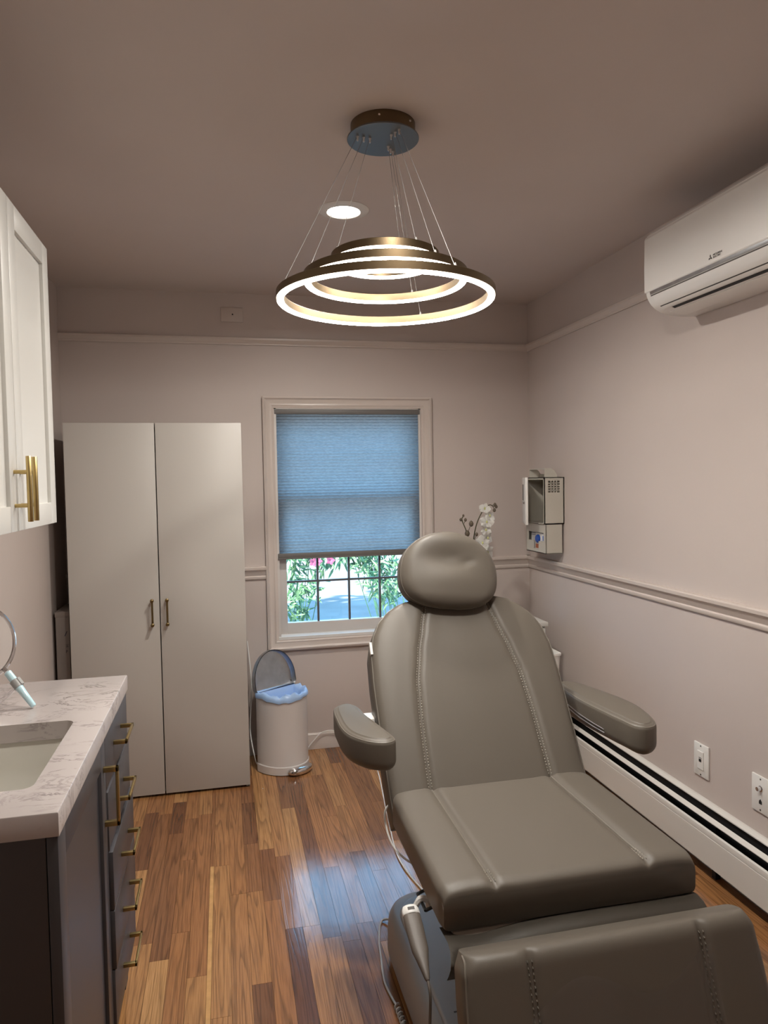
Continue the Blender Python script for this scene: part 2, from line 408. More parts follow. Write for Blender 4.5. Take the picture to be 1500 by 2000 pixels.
# window
win = bpy.data.objects.new('window_1', None); C.objects.link(win); win.location = ((WX0+WX1)/2, YB, WZ0); ORG['window_1'] = Vector(win.location)
win['kind'] = 'structure'; win['label'] = 'double hung window with divided panes behind the grey shade'
cx0, cx1, cz0, cz1 = 0.212, 1.137, 0.555, 1.908
prof = [(0, 0), (0, .022), (.010, .026), (.014, .020), (.020, .016), (.038, .012), (.046, .014), (.052, .010), (.0605, .008), (.0605, 0)]
b = nb(); loops = []
for i, d in prof: loops.append([Vector((cx0+i, YB-d, cz0+i)), Vector((cx1-i, YB-d, cz0+i)), Vector((cx1-i, YB-d, cz1-i)), Vector((cx0+i, YB-d, cz1-i))])
loft(b, loops, False, False); obj('casing', b, 'trim', win, 25)
b = nb()
box(b, WX0, WX0+.012, YB-.004, YB+.13, WZ0, WZ1); box(b, WX1-.012, WX1, YB-.004, YB+.13, WZ0, WZ1); box(b, WX0, WX1, YB-.004, YB+.13, WZ1-.006, WZ1)
obj('jamb', b, 'sash', win, 0)
b = nb(); prism(b, [(YB-.010, WZ0-.004), (YB-.010, WZ0+.010), (YB+.03, WZ0+.016), (YB+.14, WZ0+.016), (YB+.14, WZ0-.004)], lambda a, c, t: (t, a, c), WX0, WX1); obj('sill', b, 'whiteplastic', win, 0)
SY = YB+.040
gx = [0.325, 0.4935, 0.6675, 0.8415, 1.022]; gz = [0.690, 0.912, 1.132, 1.352]; gz2 = [1.40, 1.60, 1.80]
def sash(y, zs, bz0, bz1):
    b = nb(); xa, xb = WX0+.012, WX1-.012
    box(b, xa, gx[0], y, y+.035, bz0, bz1, .002); box(b, gx[-1], xb, y, y+.035, bz0, bz1, .002)
    box(b, gx[0]-.002, gx[-1]+.002, y, y+.035, bz0, zs[0], .002); box(b, gx[0]-.002, gx[-1]+.002, y, y+.035, zs[-1], bz1, .002)
    s = obj('sash', b, 'sash', win, 30)
    for x in gx[1:-1]: obj('muntin', boxb(x-.0055, x+.0055, y+.008, y+.028, zs[0], zs[-1], .001), 'muntin', s, 0)
    for z in zs[1:-1]: obj('muntin', boxb(gx[0], gx[-1], y+.010, y+.026, z-.0055, z+.0055, .001), 'muntin', s, 0)
    for i in range(len(gx)-1):
        for j in range(len(zs)-1):
            obj('pane', boxb(gx[i]+.005, gx[i+1]-.005, y+.016, y+.019, zs[j]+.005, zs[j+1]-.005), 'pane', s, 0)
sash(SY, gz, WZ0+.014, 1.39); sash(SY+.04, gz2, 1.352, WZ1-.006)

# ------------------------------------------------------------------ outdoors
struct('ground', boxb(-25, 30, YB+TW+.02, 45, -0.8, -0.6), 'road', label='pale sunlit pavement outside the window')
b = nb(); box(b, -6, 14, 20.0, 21, -0.6, 4.2)
nh = thing('neighbour_house', 'white clapboard house across the street seen through the window', 'house', (4, 20.5, -.6))
obj('wall', b, 'siding', nh, 0)
for k in range(20):
    z = -0.5+k*0.22
    obj('clapboard', prism(nb(), [(19.93, z), (19.985, z+.22), (20.0, z+.22), (20.0, z)], lambda a, c, t: (t, a, c), -6, 14), 'siding', nh, 0)
obj('roof', prism(nb(), [(19.5, 4.2), (20.6, 5.4), (21.6, 4.2)], lambda a, c, t: (t, a, c), -6.4, 14.4), 'roofing', nh, 0)

def leaf_quad(bm, p, d, n, L, w):
    d = d.normalized(); s = d.cross(n).normalized()
    up = s.cross(d)
    pts = [p, p+d*L*.35+s*w+up*.1*w, p+d*L*.7+s*w*.75, p+d*L, p+d*L*.7-s*w*.75, p+d*L*.35-s*w+up*.1*w]
    v = [bm.verts.new(q) for q in pts]; bm.faces.new(v)

def shrub(name, label, base, clusters, seed, nper=30, flowers=()):
    r = random.Random(seed); t = thing(name, label, 'shrub', base)
    bs, bl = nb(), nb()
    for (x, y, z, sp) in clusters:
        c = Vector((x, y, z)); b0 = Vector(base)
        tube(bs, catmull([b0, b0.lerp(c, .5)+Vector((r.uniform(-.08, .08), r.uniform(-.05, .05), .15)), c+Vector((0, 0, .12)), c], 4, False), [.0045-.0003*i for i in range(13)], 5)
        for i in range(nper):
            p = c+Vector((r.gauss(0, sp), max(-.08, min(.08, r.gauss(0, sp*.5))), r.gauss(0, sp)))
            d = Vector((r.uniform(-.8, .8), r.uniform(-.5, .5), r.uniform(-1.3, .25)))
            leaf_quad(bl, p, d, Vector((r.uniform(-.4, .4), -1, r.uniform(0, .8))), r.uniform(.07, .12), r.uniform(.006, .010))
    obj('branches', bs, 'oleaf', t)
    o = obj('foliage', bl, 'leaf', t, 0); o['kind'] = 'stuff'
    for f in flowers:
        b = nb()
        for k in range(5):
            a = 2*PI*k/5; leaf_quad(b, Vector(f), Vector((math.cos(a), -.2, math.sin(a))), Vector((0, -1, 0)), .035, .014)
        obj('flower', b, 'flower', t, 0)
shrub('flowering_shrub', 'narrow leaved green shrub with pink flowers outside left window panes', (.30, 5.3, -.6),
      [(.47, 5.2, .92, .06), (.62, 5.25, .93, .06), (.50, 5.2, .78, .05), (.58, 5.2, .70, .05), (.46, 5.15, .62, .05), (.50, 5.2, .52, .04), (.72, 5.2, .90, .05), (.56, 5.3, .98, .07), (.83, 5.2, .95, .05), (.45, 5.25, 1.15, .1), (.6, 5.2, 1.2, .1)], 3, 34,
      [(.605, 5.0, .892), (.635, 5.0, .898), (.725, 5.0, .90)])
shrub('leafy_shrub', 'narrow leaved green shrub outside the panes behind the headrest', (1.50, 5.9, -.6),
      [(1.02, 5.65, .90, .06), (1.12, 5.7, .84, .06), (1.20, 5.65, .90, .06), (1.10, 5.65, .75, .05), (1.22, 5.65, .74, .05), (1.30, 5.65, .66, .05), (1.20, 5.6, .60, .05), (1.32, 5.65, .84, .06), (1.30, 5.65, .54, .05), (1.0, 5.65, 1.0, .06), (1.15, 5.65, 1.15, .1), (1.4, 5.7, 1.1, .1), (.93, 5.7, .97, .05)], 9, 40)
tr = thing('street_tree', 'broad shade tree standing out of sight beside the pavement', 'tree', (-5.9, 9.5, -.6))
b = nb(); tube(b, [(-5.9, 9.5, -.6), (-5.8, 9.5, 1.5), (-5.0, 9.55, 3.2), (-4.1, 9.6, 4.0)], [.16, .13, .10, .05], 10); obj('trunk', b, 'bark', tr)
b = nb(); r_ = random.Random(4)
for i in range(1500):
    p = Vector((-4.0+r_.gauss(0, 1.15), 9.55+r_.gauss(0, .55), 4.0+r_.gauss(0, .45)))
    leaf_quad(b, p, Vector((r_.uniform(-1, 1), r_.uniform(-1, 1), r_.uniform(-.4, .4))), Vector((0, 0, 1)), .38, .11)
o = obj('crown', b, 'leaf', tr, 0); o['kind'] = 'stuff'

# ------------------------------------------------------------------ window shade
bl = thing('window_shade', 'grey cellular shade pulled most of the way down the window', 'blind', ((WX0+WX1)/2, YB+.015, 1.045))
bx0, bx1 = WX0+.006, WX1-.006
obj('headrail', boxb(WX0+.002, WX1-.002, YB-.006, YB+.032, 1.815, 1.841, .003), 'rail', bl, 30)
b = nb(); npl = 46; z0, z1 = 1.073, 1.816; front, back = [], []
for k in range(npl*2+1):
    z = z0+(z1-z0)*k/(npl*2); dy = .0045 if k % 2 else 0.0
    front.append(z); back.append(dy)
va = [(b.verts.new((bx0, YB+.006-d, z)), b.verts.new((bx1, YB+.006-d, z))) for z, d in zip(front, back)]
for p, q in zip(va, va[1:]): b.faces.new((p[0], p[1], q[1], q[0]))
obj('pleated_fabric', b, 'shade', bl, 0)
b = nb(); box(b, bx0-.001, bx1+.001, YB-.010, YB+.024, 1.047, 1.074, .003); box(b, bx0-.002, bx1+.002, YB-.013, YB+.024, 1.042, 1.049, .002); obj('bottom_rail', b, 'rail', bl, 30)

# ------------------------------------------------------------------ baseboard heater
ht = thing('baseboard_heater', 'long white baseboard heater with dark slots along the wall', 'heater', (XR-.03, 2.2, 0.0))
HY0, HY1 = 0.2, YB-.02
fh = lambda d, z, t: (XR-d, t, z)
obj('back_panel', prism(nb(), [(0.001, .03), (0.001, .255), (.010, .255), (.024, .247), (.024, .243), (.008, .243), (.008, .03)], fh, HY0, HY1), 'heater', ht, 20)
obj('inner_cavity', prism(nb(), [(.009, .05), (.009, .238), (.012, .238), (.012, .05)], fh, HY0, HY1), 'black', ht, 0)
obj('damper', prism(nb(), [(.040, .222), (.056, .214), (.057, .217), (.041, .2265)], fh, HY0, HY1), 'heater', ht, 0)
obj('front_cover', prism(nb(), [(.060, .190), (.066, .186), (.0675, .178), (.067, .168), (.0655, .166), (.067, .164), (.067, .060), (.060, .056), (.060, .060), (.063, .064), (.063, .180), (.058, .187)], fh, HY0, HY1), 'heater', ht, 20)
obj('fin_element', boxb(XR-.055, XR-.015, HY0+.05, HY1-.05, .09, .15), 'black', ht, 0)
obj('end_cap', boxb(XR-.070, XR-.001, HY0-.03, HY0+.005, .03, .252, .004), 'heater', ht, 30)
obj('end_cap', boxb(XR-.070, XR-.001, HY1-.02, HY1, .03, .252, .004), 'heater', ht, 30)
for yy in (.25, 1.2, 2.2, 3.2): obj('bracket', boxb(XR-.030, XR-.010, yy, yy+.02, .0, .19), 'black', ht, 0)

# ------------------------------------------------------------------ wall plates
def plate(name, label, y0, y1, z0, z1):
    t = thing(name, label, 'wall plate', (XR, (y0+y1)/2, z0))
    obj('cover', boxb(XR-.008, XR-.0005, y0, y1, z0, z1, .003), 'whiteplastic', t, 30); return t
t = plate('data_plate', 'white wall plate with single small jack above the heater', 2.271, 2.354, .330, .453)
obj('insert', boxb(XR-.011, XR-.006, 2.295, 2.330, .358, .425, .001), 'whiteplastic', t, 0)
obj('jack', boxb(XR-.0118, XR-.010, 2.306, 2.319, .386, .397), 'black', t, 0)
obj('jack', boxb(XR-.0116, XR-.010, 2.305, 2.320, .400, .4025), 'ink', t, 0)
for z in (.3375, .4455): obj('screw', lathe(nb(), [(.003, -.0005), (.003, .001)], (XR-.009, 2.3125, z), 8, 'x'), 'ink', t)
t = plate('coax_plate', 'white wall plate with cable plug and socket at photo edge', 1.967, 2.050, .330, .453)
obj('connector', lathe(nb(), [(.007, -.012), (.007, 0), (.010, .001), (.010, .004)], (XR-.010, 2.008, .412), 12, 'x'), 'chrome', t)
obj('jack', prism(nb(), [(-.006, .360), (.006, .360), (.006, .369), (0, .376), (-.006, .369)], lambda a, c, s: (s, 2.008+a, c), XR-.0092, XR-.008), 'black', t, 0)
for z in (.340, .443): obj('screw', lathe(nb(), [(.003, -.0005), (.003, .001)], (XR-.009, 2.008, z), 8, 'x'), 'ink', t)
t = thing('coax_plate_high', 'beige painted wall plate above the picture rail', 'wall plate', (.068, YB, 2.291))
obj('cover', boxb(.012, .126, YB-.007, YB-.0005, 2.291, 2.366, .003), 'trim', t, 30)
obj('boss', lathe(nb(), [(.011, 0), (.011, .004)], (.072, YB-.0105, 2.331), 16, 'y'), 'trim', t)
obj('socket', lathe(nb(), [(.004, 0), (.004, .002)], (.072, YB-.0115, 2.329), 10, 'y'), 'black', t)

# ------------------------------------------------------------------ ceiling lamps
def downlight(x, y, label):
    t = thing('recessed_downlight', label, 'ceiling light', (x, y, ZC), 'recessed ceiling downlights')
    obj('flange', lathe(nb(), [(.058, -.004), (.062, -.008), (.082, -.006), (.093, -.001), (.093, 0), (.055, 0)], (x, y, ZC-.0003), 40, cap=False), 'whiteplastic', t, 30)
    obj('lens', lathe(nb(), [(.0005, -.0035), (.03, -.0035), (.0585, -.003), (.0585, 0)], (x, y, ZC-.0005), 40), 'lens', t, 30)
    l = bpy.data.lights.new('downlight_lamp', 'AREA'); l.shape = 'DISK'; l.size = .11; l.energy = DOWNLIGHT_WATTS; l.color = (1.0, .95, .87); l.spread = math.radians(165)
    lo = bpy.data.objects.new('downlight_lamp', l); C.objects.link(lo); lo.parent = t; lo.location = (0, 0, -.012)
downlight(.456, 2.627, 'lit round downlight behind the ring pendant')
downlight(.47, 1.33, 'lit round downlight just above the photo edge')

PX, PY = .4607, 1.989
pd = thing('ring_pendant', 'bronze three ring pendant lamp with glowing white strips', 'pendant lamp', (PX, PY, 2.44))
obj('canopy', lathe(nb(), [(.090, 2.4395), (.090, 2.405), (.088, 2.4025)], (PX, PY, 0), 56), 'bronze', pd, 40)
obj('canopy_plate', lathe(nb(), [(.0985, 2.4035), (.100, 2.4025), (.100, 2.400), (.099, 2.399)], (PX, PY, 0), 64), 'steelplate', pd, 40)
for a in (-1.9, -.85): obj('screw', lathe(nb(), [(.0001, -.002), (.003, -.002), (.003, .002)], (PX+.091*math.cos(a), PY+.091*math.sin(a), 2.424), 8, 'y'), 'chrome', pd)
rings = [(.3057, 1.957), (.2298, 2.009), (.1513, 2.063)]
angs = [math.radians(a) for a in (188, -67, 55)]
for (R_, z), wr in zip(rings, (.075, .057, .039)):
    w = .022; n = 96
    def circ(r, zz): return [Vector((PX+r*math.cos(2*PI*k/n), PY+r*math.sin(2*PI*k/n), zz)) for k in range(n)]
    b = nb(); L = [circ(R_, z), circ(R_, z+.020), circ(R_-.001, z+.021), circ(R_-w+.001, z+.021), circ(R_-w, z+.020), circ(R_-w, z)]
    loft(b, L+[L[0]], False, False); bmesh.ops.remove_doubles(b, verts=b.verts, dist=1e-6)
    ro = obj('ring', b, 'bronze', pd, 30)
    b = nb(); L = [circ(R_-.0025, z-.0004), circ(R_-.0025, z-.003), circ(R_-.005, z-.0055), circ(R_-w+.005, z-.0055), circ(R_-w+.0025, z-.003), circ(R_-w+.0025, z-.0004)]
    loft(b, L+[L[0]], False, False); bmesh.ops.remove_doubles(b, verts=b.verts, dist=1e-6)
    obj('light_strip', b, 'led', ro, 30)
    for a in angs:
        p0 = Vector((PX+wr*math.cos(a), PY+wr*math.sin(a), 2.400)); p1 = Vector((PX+(R_-w/2)*math.cos(a), PY+(R_-w/2)*math.sin(a), z+.021))
        obj('wire', tube(nb(), [p0, p1], .0007, 5), 'wire', pd)
        obj('wire_grip', lathe(nb(), [(.005, 0), (.005, -.003), (.0028, -.006), (.0028, -.013), (.0015, -.015)], p0, 10), 'chrome', pd)
        obj('wire_ferrule', lathe(nb(), [(.0035, 0), (.0035, .005), (.0015, .010)], p1, 8), 'wire', pd)

# ------------------------------------------------------------------ air conditioner
ac = thing('air_conditioner', 'white wall mounted split air conditioner below the ceiling', 'air conditioner', (XR-.1, 1.96, 2.02))
AY0, AY1 = 1.557, 2.357
fa = lambda d, z, t: (XR-d, t, z)
shell = [(.001, 2.036), (.001, 2.334), (.165, 2.334), (.188, 2.327), (.203, 2.313), (.206, 2.297), (.206, 2.112), (.204, 2.100), (.198, 2.085), (.187, 2.069), (.170, 2.055), (.150, 2.045), (.125, 2.038), (.095, 2.034), (.060, 2.033), (.03, 2.034)]
b = nb(); nsh = [(d, z) for d, z in shell]
def scl(p, k): return [(.001 if d < .002 else d-k, z + (k if z < 2.1 else -k if z > 2.25 else 0)) for d, z in p]
loops = []
for t, k in ((AY0, .006), (AY0+.003, .002), (AY0+.008, 0), (AY1-.008, 0), (AY1-.003, .002), (AY1, .006)):
    loops.append([Vector(fa(d, z, t)) for d, z in scl(nsh, k)])
loft(b, loops); obj('housing', b, 'acwhite', ac, 25)
obj('front_panel', prism(nb(), [(.2055, 2.1125), (.2055, 2.299), (.2035, 2.3065), (.2050, 2.3085), (.2095, 2.300), (.2105, 2.200), (.2100, 2.1155), (.208, 2.1115)], fa, AY0+.001, AY1-.001), 'acwhite', ac, 20)
def arc_strip(d0, i0, i1, t0, t1, name, mt, off=.0018):
    pts = catmull([Vector((d, z)) for d, z in shell[6:15]], 8, False); pts = [Vector((p.x, p.y)) for p in pts][i0:i1]
    outer = []
    for i, p in enumerate(pts):
        a = pts[max(i-1, 0)]; c = pts[min(i+1, len(pts)-1)]; tv = (c-a).normalized(); nrm = Vector((-tv.y, tv.x))
        if nrm.y > 0 and nrm.x < 0: nrm = -nrm
        if nrm.x < 0 and nrm.y > 0: nrm = -nrm
        outer.append((p, nrm))
    poly = [(q.x-n.x*.001, q.y-n.y*.001) for q, n in outer]+[(q.x+n.x*off, q.y+n.y*off) for q, n in reversed(outer)]
    return obj(name, prism(nb(), poly, fa, t0, t1), mt, ac, 20)
arc_strip(0, 1, 9, AY0+.02, AY1-.03, 'trim_strip', 'steel', .0012)
arc_strip(0, 9, 12, AY0+.02, AY1-.03, 'vane_gap', 'ink', .0006)
arc_strip(0, 29, 32, AY0+.03, AY1-.045, 'vane_gap', 'ink', .0006)
arc_strip(0, 11, 30, AY0+.03, AY1-.045, 'upper_vane', 'acwhite', .003)
arc_strip(0, 31, 37, AY0+.03, AY1-.045, 'lower_vane', 'acwhite', .0025)
arc_strip(0, 38, 43, AY0+.06, AY1-.085, 'outlet_slot', 'black', .0006)
arc_strip(0, 45, 62, AY0+.03, AY1-.045, 'base_panel', 'acwhite', .002)
# emblem and lettering
ex, ey, ez = XR-.2108, 1.995, 2.1305
fl = lambda a, c, s: (ex-s, ey-a, ez+c)
b = nb()
for ang in (90, 210, 330):
    ca, sa = math.cos(math.radians(ang)), math.sin(math.radians(ang)); s = .0098
    rot = lambda u, v: (u*ca-v*sa, u*sa+v*ca)
    prism(b, [rot(0, 0), rot(s/2*1.0, -s*.289*1.0), rot(s, 0), rot(s/2, s*.289)], fl, 0, .0006)
obj('emblem', b, 'ink', ac, 0)
obj('lettering', text_bm('MITSUBISHI', .0082, lambda x, y, z: fl(x+.0125, y+.002, z+.0003)), 'ink', ac, 0)
obj('lettering', text_bm('ELECTRIC', .0082, lambda x, y, z: fl(x+.0125, y-.0055, z+.0003)), 'ink', ac, 0)

# ------------------------------------------------------------------ wardrobe
wd = thing('wardrobe', 'tall plain white two door wardrobe left of the window', 'wardrobe', (-.298, 3.65, 0))
wx0, wx1, wy, wz = -.689, .090, 3.44, 1.735
b = nb()
box(b, wx0+.001, wx0+.017, wy+.018, YB-.032, .0, wz-.002); box(b, wx1-.017, wx1-.001, wy+.018, YB-.032, .0, wz-.002)
box(b, wx0+.017, wx1-.017, wy+.018, YB-.032, wz-.018, wz-.002); box(b, wx0+.017, wx1-.017, YB-.040, YB-.032, .04, wz-.018)
box(b, wx0+.017, wx1-.017, wy+.06, wy+.076, 0, .05); box(b, wx0+.017, wx1-.017, wy+.02, YB-.04, .05, .066)
obj('carcass', b, 'white', wd, 0)
def ward_door(x0, x1, hx):
    d = obj('door', boxb(x0, x1, wy, wy+.016, .012, wz, .0012), 'white', wd, 30)
    b = nb(); tube(b, [(hx, wy-.022, .815), (hx, wy-.022, .917)], .0048, 10)
    for z in (.810, .922):
        lathe(b, [(.0085, 0), (.0085, .009), (.005, .012), (.005, .030)], (hx, wy-.030, z), 12, 'y'); lathe(b, [(.0001, -.003), (.005, -.0025), (.0085, 0)], (hx, wy-.030, z), 12, 'y')
    obj('handle', b, 'dbrass', d)
ward_door(wx0, -.3010, -.331); ward_door(-.2965, wx1, -.265)

# flat box between wardrobe and wall
t = thing('flat_carton', 'narrow upright pale carton squeezed between wardrobe and wall', 'box', (-.735, 3.62, 0))
obj('carton', boxb(-.762, -.704, 3.50, 3.74, .0, .862, .002), 'cardboard', t, 30)
obj('lid_flap', boxb(-.764, -.702, 3.498, 3.742, .855, .880, .002), 'cardboard', t, 30)
obj('print', text_bm('P', .018, lambda x, y, z: (-.722+x, 3.4993-z, .690+y)), 'darkink', t, 0)
obj('print', text_bm('H', .018, lambda x, y, z: (-.709-y, 3.4993-z, .716+x)), 'darkink', t, 0)
obj('print', prism(nb(), [(-.726, .768), (-.722, .768), (-.712, .790), (-.716, .790)], lambda a, c, s: (a, s, c), 3.4990, 3.4999), 'darkink', t, 0)

# ------------------------------------------------------------------ vanity
vn = thing('vanity_cabinet', 'charcoal vanity cabinet with brass pulls below the counter', 'cabinet', (-.53, 1.735, 0))
vx, vy0, vy1, vz0, vz1 = -.311, 1.297, 2.176, .10, .857
b = nb()
box(b, XL+.002, vx, vy0, vy0+.018, vz0, vz1, .001); box(b, XL+.002, vx, vy1-.018, vy1, vz0, vz1, .001)
box(b, XL+.002, vx, vy0+.018, vy1-.018, vz0, vz0+.018); box(b, XL+.002, XL+.012, vy0+.018, vy1-.018, vz0+.018, vz1)
box(b, vx-.018, vx, vy0+.018, vy1-.018, vz1-.012, vz1)
obj('carcass', b, 'charcoal', vn, 0)
for y in (vy0, vy1-.05):
    for x in (XL+.02, vx-.05): obj('foot', boxb(x, x+.05, y, y+.05, 0, vz0, .001), 'charcoal', vn, 0)
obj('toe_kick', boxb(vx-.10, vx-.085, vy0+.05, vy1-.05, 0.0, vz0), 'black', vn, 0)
dx = vx+.0015; df = vx+.020       # door back and front planes
def shaker(parent, y0, y1, z0, z1, xb, xf_, st=.058, m='charcoal', rec=.008, name='door'):
    b = nb()
    box(b, xb, xf_, y0, y0+st, z0, z1, .0012); box(b, xb, xf_, y1-st, y1, z0, z1, .0012)
    box(b, xb, xf_, y0+st, y1-st, z0, z0+st, .0012); box(b, xb, xf_, y0+st, y1-st, z1-st, z1, .0012)
    d = obj(name, b, m, parent, 30)
    obj('panel', boxb(xb+.002, xf_-rec, y0+st-.004, y1-st+.004, z0+st-.004, z1-st+.004), m, d, 0)
    return d
d = shaker(vn, vy0-.001, 1.788, .13, vz1-.004, dx, df)
def bar_pull(par, p0, p1, out=.032, s=.009):
    """square section pull; p0 and p1 on the face, sticking out along +x"""
    b = nb(); p0 = Vector(p0); p1 = Vector(p1); x0 = p0.x
    for p in (p0, p1): box(b, x0, x0+out, p.y-s/2, p.y+s/2, p.z-s/2, p.z+s/2, .001)
    lo = [min(p0[i], p1[i])-s/2 for i in range(3)]; hi = [max(p0[i], p1[i])+s/2 for i in range(3)]
    box(b, x0+out-s*.6, x0+out, lo[1], hi[1], lo[2], hi[2], .001)
    obj('pull', b, 'brass', par, 30)
bar_pull(d, (df, 1.760, .658), (df, 1.760, .787), .034, .012)
zb = [.853, .7195, .573, .428, .281, .130]
for k, pr in enumerate((0, .003, .010, .010, .006)):
    z1_, z0_ = zb[k]-.0015, zb[k+1]+.0015
    dr = obj('drawer', boxb(dx+pr, df+pr, 1.7925, vy1+.001, z0_, z1_, .0015), 'charcoal', vn, 30)
    b = nb(); box(b, -.70, dx+pr, 1.81, 1.82, z0_+.02, z1_-.02); box(b, -.70, dx+pr, 2.145, 2.155, z0_+.02, z1_-.02); box(b, -.70, dx+pr, 1.82, 2.145, z0_+.02, z0_+.03)
    obj('drawer_box', b, 'charcoal', dr, 0)
    zc = (z0_+z1_)/2+(.008 if k == 0 else 0)
    bar_pull(dr, (df+pr, 1.922, zc), (df+pr, 2.050, zc), .034, .010)

# counter with sink cut-out
def ring_slab(bm, X0, X1, Y0, Y1, loop, z0, z1, bev=.002):
    cx = sum(p.x for p in loop)/len(loop); cy = sum(p.y for p in loop)/len(loop)
    # corner of outer rect assigned to nearest loop index of each quadrant
    outer = []
    for p in loop:
        d = Vector((p.x-cx, p.y-cy)); tx = ((X1-cx)/d.x if d.x > 0 else (X0-cx)/d.x) if abs(d.x) > 1e-9 else 1e9
        ty = ((Y1-cy)/d.y if d.y > 0 else (Y0-cy)/d.y) if abs(d.y) > 1e-9 else 1e9
        t = min(tx, ty); outer.append(Vector((cx+d.x*t, cy+d.y*t)))
    for c in ((X0, Y0), (X1, Y0), (X1, Y1), (X0, Y1)):
        i = min(range(len(outer)), key=lambda k: (outer[k]-Vector(c)).length); outer[i] = Vector(c)
    P = lambda L, z: [Vector((q.x, q.y, z)) for q in L]
    sh = lambda L, k: [Vector((min(max(q.x, X0+k), X1-k), min(max(q.y, Y0+k), Y1-k))) for q in L]
    loops = [P(loop, z0), P(outer, z0), P(outer, z1-bev), P(sh(outer, bev*.4), z1-bev*.3), P(sh(outer, bev), z1), P(loop, z1), P(loop, z0)]
    loft(bm, loops, False, False); bmesh.ops.remove_doubles(bm, verts=bm.verts, dist=1e-6); return bm
CX0, CX1, CY0, CY1, CZ0, CZ1 = XL+.001, -.287, 1.287, 2.185, .858, .900
sl = rrect(-.660, -.356, 1.402, 1.795, .022, 5)
ct = obj('countertop', ring_slab(nb(), CX0, CX1, CY0, CY1, sl, CZ0, CZ1, .003), 'quartz', None, 30)
tag(ct, 'white quartz countertop with grey veins and sink cutout', 'countertop')
b = nb(); loops = []
for k, z in ((-.012, CZ0-.0005), (-.006, CZ0-.0005), (-.004, CZ0-.004), (.000, .80), (.012, .745), (.035, .728), (.09, .722)):
    kk = max(k, -.02); loops.append([Vector((q.x, q.y, z)) for q in rrect(-.660+kk, -.356-kk, 1.402+kk, 1.795-kk, .045, 5)])
loft(b, loops, False, True)
tag(obj('sink_basin', b, 'basin', None, 50), 'white undermount rectangular sink basin in the countertop', 'sink')

# table mirror
mr = thing('makeup_mirror', 'round silver mirror with clear handle leaning on the counter', 'mirror', (-.475, 1.919, .900))
foot = Vector((-.474, 1.915, .906)); top = Vector((-.543, 1.955, .988)); dirv = (top-foot).normalized()
b = nb(); tube(b, [foot, foot+dirv*.003, foot+dirv*.045, foot+dirv*.06, foot.lerp(top, .97)], [.0055, .007, .0085, .0095, .009], 14); obj('handle', b, 'acrylic', mr)
b = nb(); tube(b, [foot+dirv*.062, foot+dirv*.084], .0115, 14)
sd = dirv.cross(Vector((0, 1, 0))).normalized()
if sd.z < 0: sd = -sd
tube(b, [foot+dirv*.063+sd*.010, foot+dirv*.083+sd*.010], .006, 8); obj('collar', b, 'greyplastic', mr)
nrm = Vector((.75, -.62, .20)).normalized(); mc = Vector((-.612, 1.985, 1.058))
ax1 = nrm.cross(Vector((0, 0, 1))).normalized(); ax2 = ax1.cross(nrm)
pt = lambda a, r, h: mc+ax1*math.cos(a)*r+ax2*math.sin(a)*r+nrm*h
b = nb(); tube(b, [pt(2*PI*k/48, .093, 0) for k in range(48)], .0065, 8, closed=True); tube(b, [top, mc+(top-mc).normalized()*.09], .006, 8); obj('frame', b, 'chrome', mr)
b = nb(); loft(b, [[pt(2*PI*k/48, .090, h) for k in range(48)] for h in (-.003, .003)]); obj('glass', b, 'mirror', mr, 30)
c0 = foot+dirv*.07
b = nb(); tube(b, catmull([c0, c0+Vector((-.06, .02, -.045)), Vector((-.66, 1.95, .9025))], 6, False), .0018, 6); tube(b, catmull([c0+Vector((0, -.004, -.006)), c0+Vector((-.06, .0, -.055)), Vector((-.66, 1.915, .9025))], 6, False), .0018, 6); obj('wire_leg', b, 'chrome', mr)

# ------------------------------------------------------------------ upper cabinet
uc = thing('wall_cabinet', 'white shaker wall cabinet with brass bar pulls above the vanity', 'cabinet', (-.62, 1.80, 1.35))
ux, uy0, uy1, uz0, uz1 = -.482, 1.42, 2.187, 1.350, 2.114
b = nb()
box(b, XL+.001, ux-.001, uy0, uy0+.018, uz0, uz1); box(b, XL+.001, ux-.001, uy1-.018, uy1, uz0, uz1); box(b, XL+.001, ux-.001, uy0+.018, uy1-.018, uz0+.012, uz0+.03)
box(b, XL+.001, ux-.001, uy0+.018, uy1-.018, uz1-.018, uz1); box(b, XL+.001, XL+.010, uy0+.018, uy1-.018, uz0+.03, uz1-.018)
obj('carcass', b, 'cabwhite', uc, 0)
for (y0, y1, hy) in ((uy0, 1.8015, 1.776), (1.8045, uy1+.001, 1.829)):
    d = shaker(uc, y0, y1, uz0, uz1+.001, ux, ux+.0195, .058, 'cabwhite', .009)
    b = nb(); hx = ux+.0195+.032
    tube(b, [(hx, hy, 1.372), (hx, hy, 1.373), (hx, hy, 1.521), (hx, hy, 1.522)], [.0055, .0062, .0062, .0055], 14)
    for z in (1.409, 1.486): tube(b, [(ux+.0195, hy, z), (hx, hy, z)], .0045, 10)
    obj('pull', b, 'brass', d, 40)

# ------------------------------------------------------------------ sharps cabinet on the right wall
sc = thing('disposal_cabinet', 'cream wall cabinet with open door and vent grille near corner', 'cabinet', (XR-.055, 3.53, 1.06))
sx, sy0, sy1, sz0, sz1 = 1.606, 3.409, 3.655, 1.215, 1.456
wt = .004
b = nb()
box(b, sx, XR-.001, sy1-wt, sy1, sz0, sz1); box(b, sx, XR-.001, sy0, sy1, sz0, sz0+wt); box(b, sx, XR-.001, sy0, sy1, sz1-wt, sz1)
box(b, XR-.006, XR-.001, sy0, sy1, sz0, sz1)
box(b, sx, sx+wt, sy0, sy0+.012, sz0, sz1); box(b, sx, sx+wt, sy0, sy1, sz1-.012, sz1)
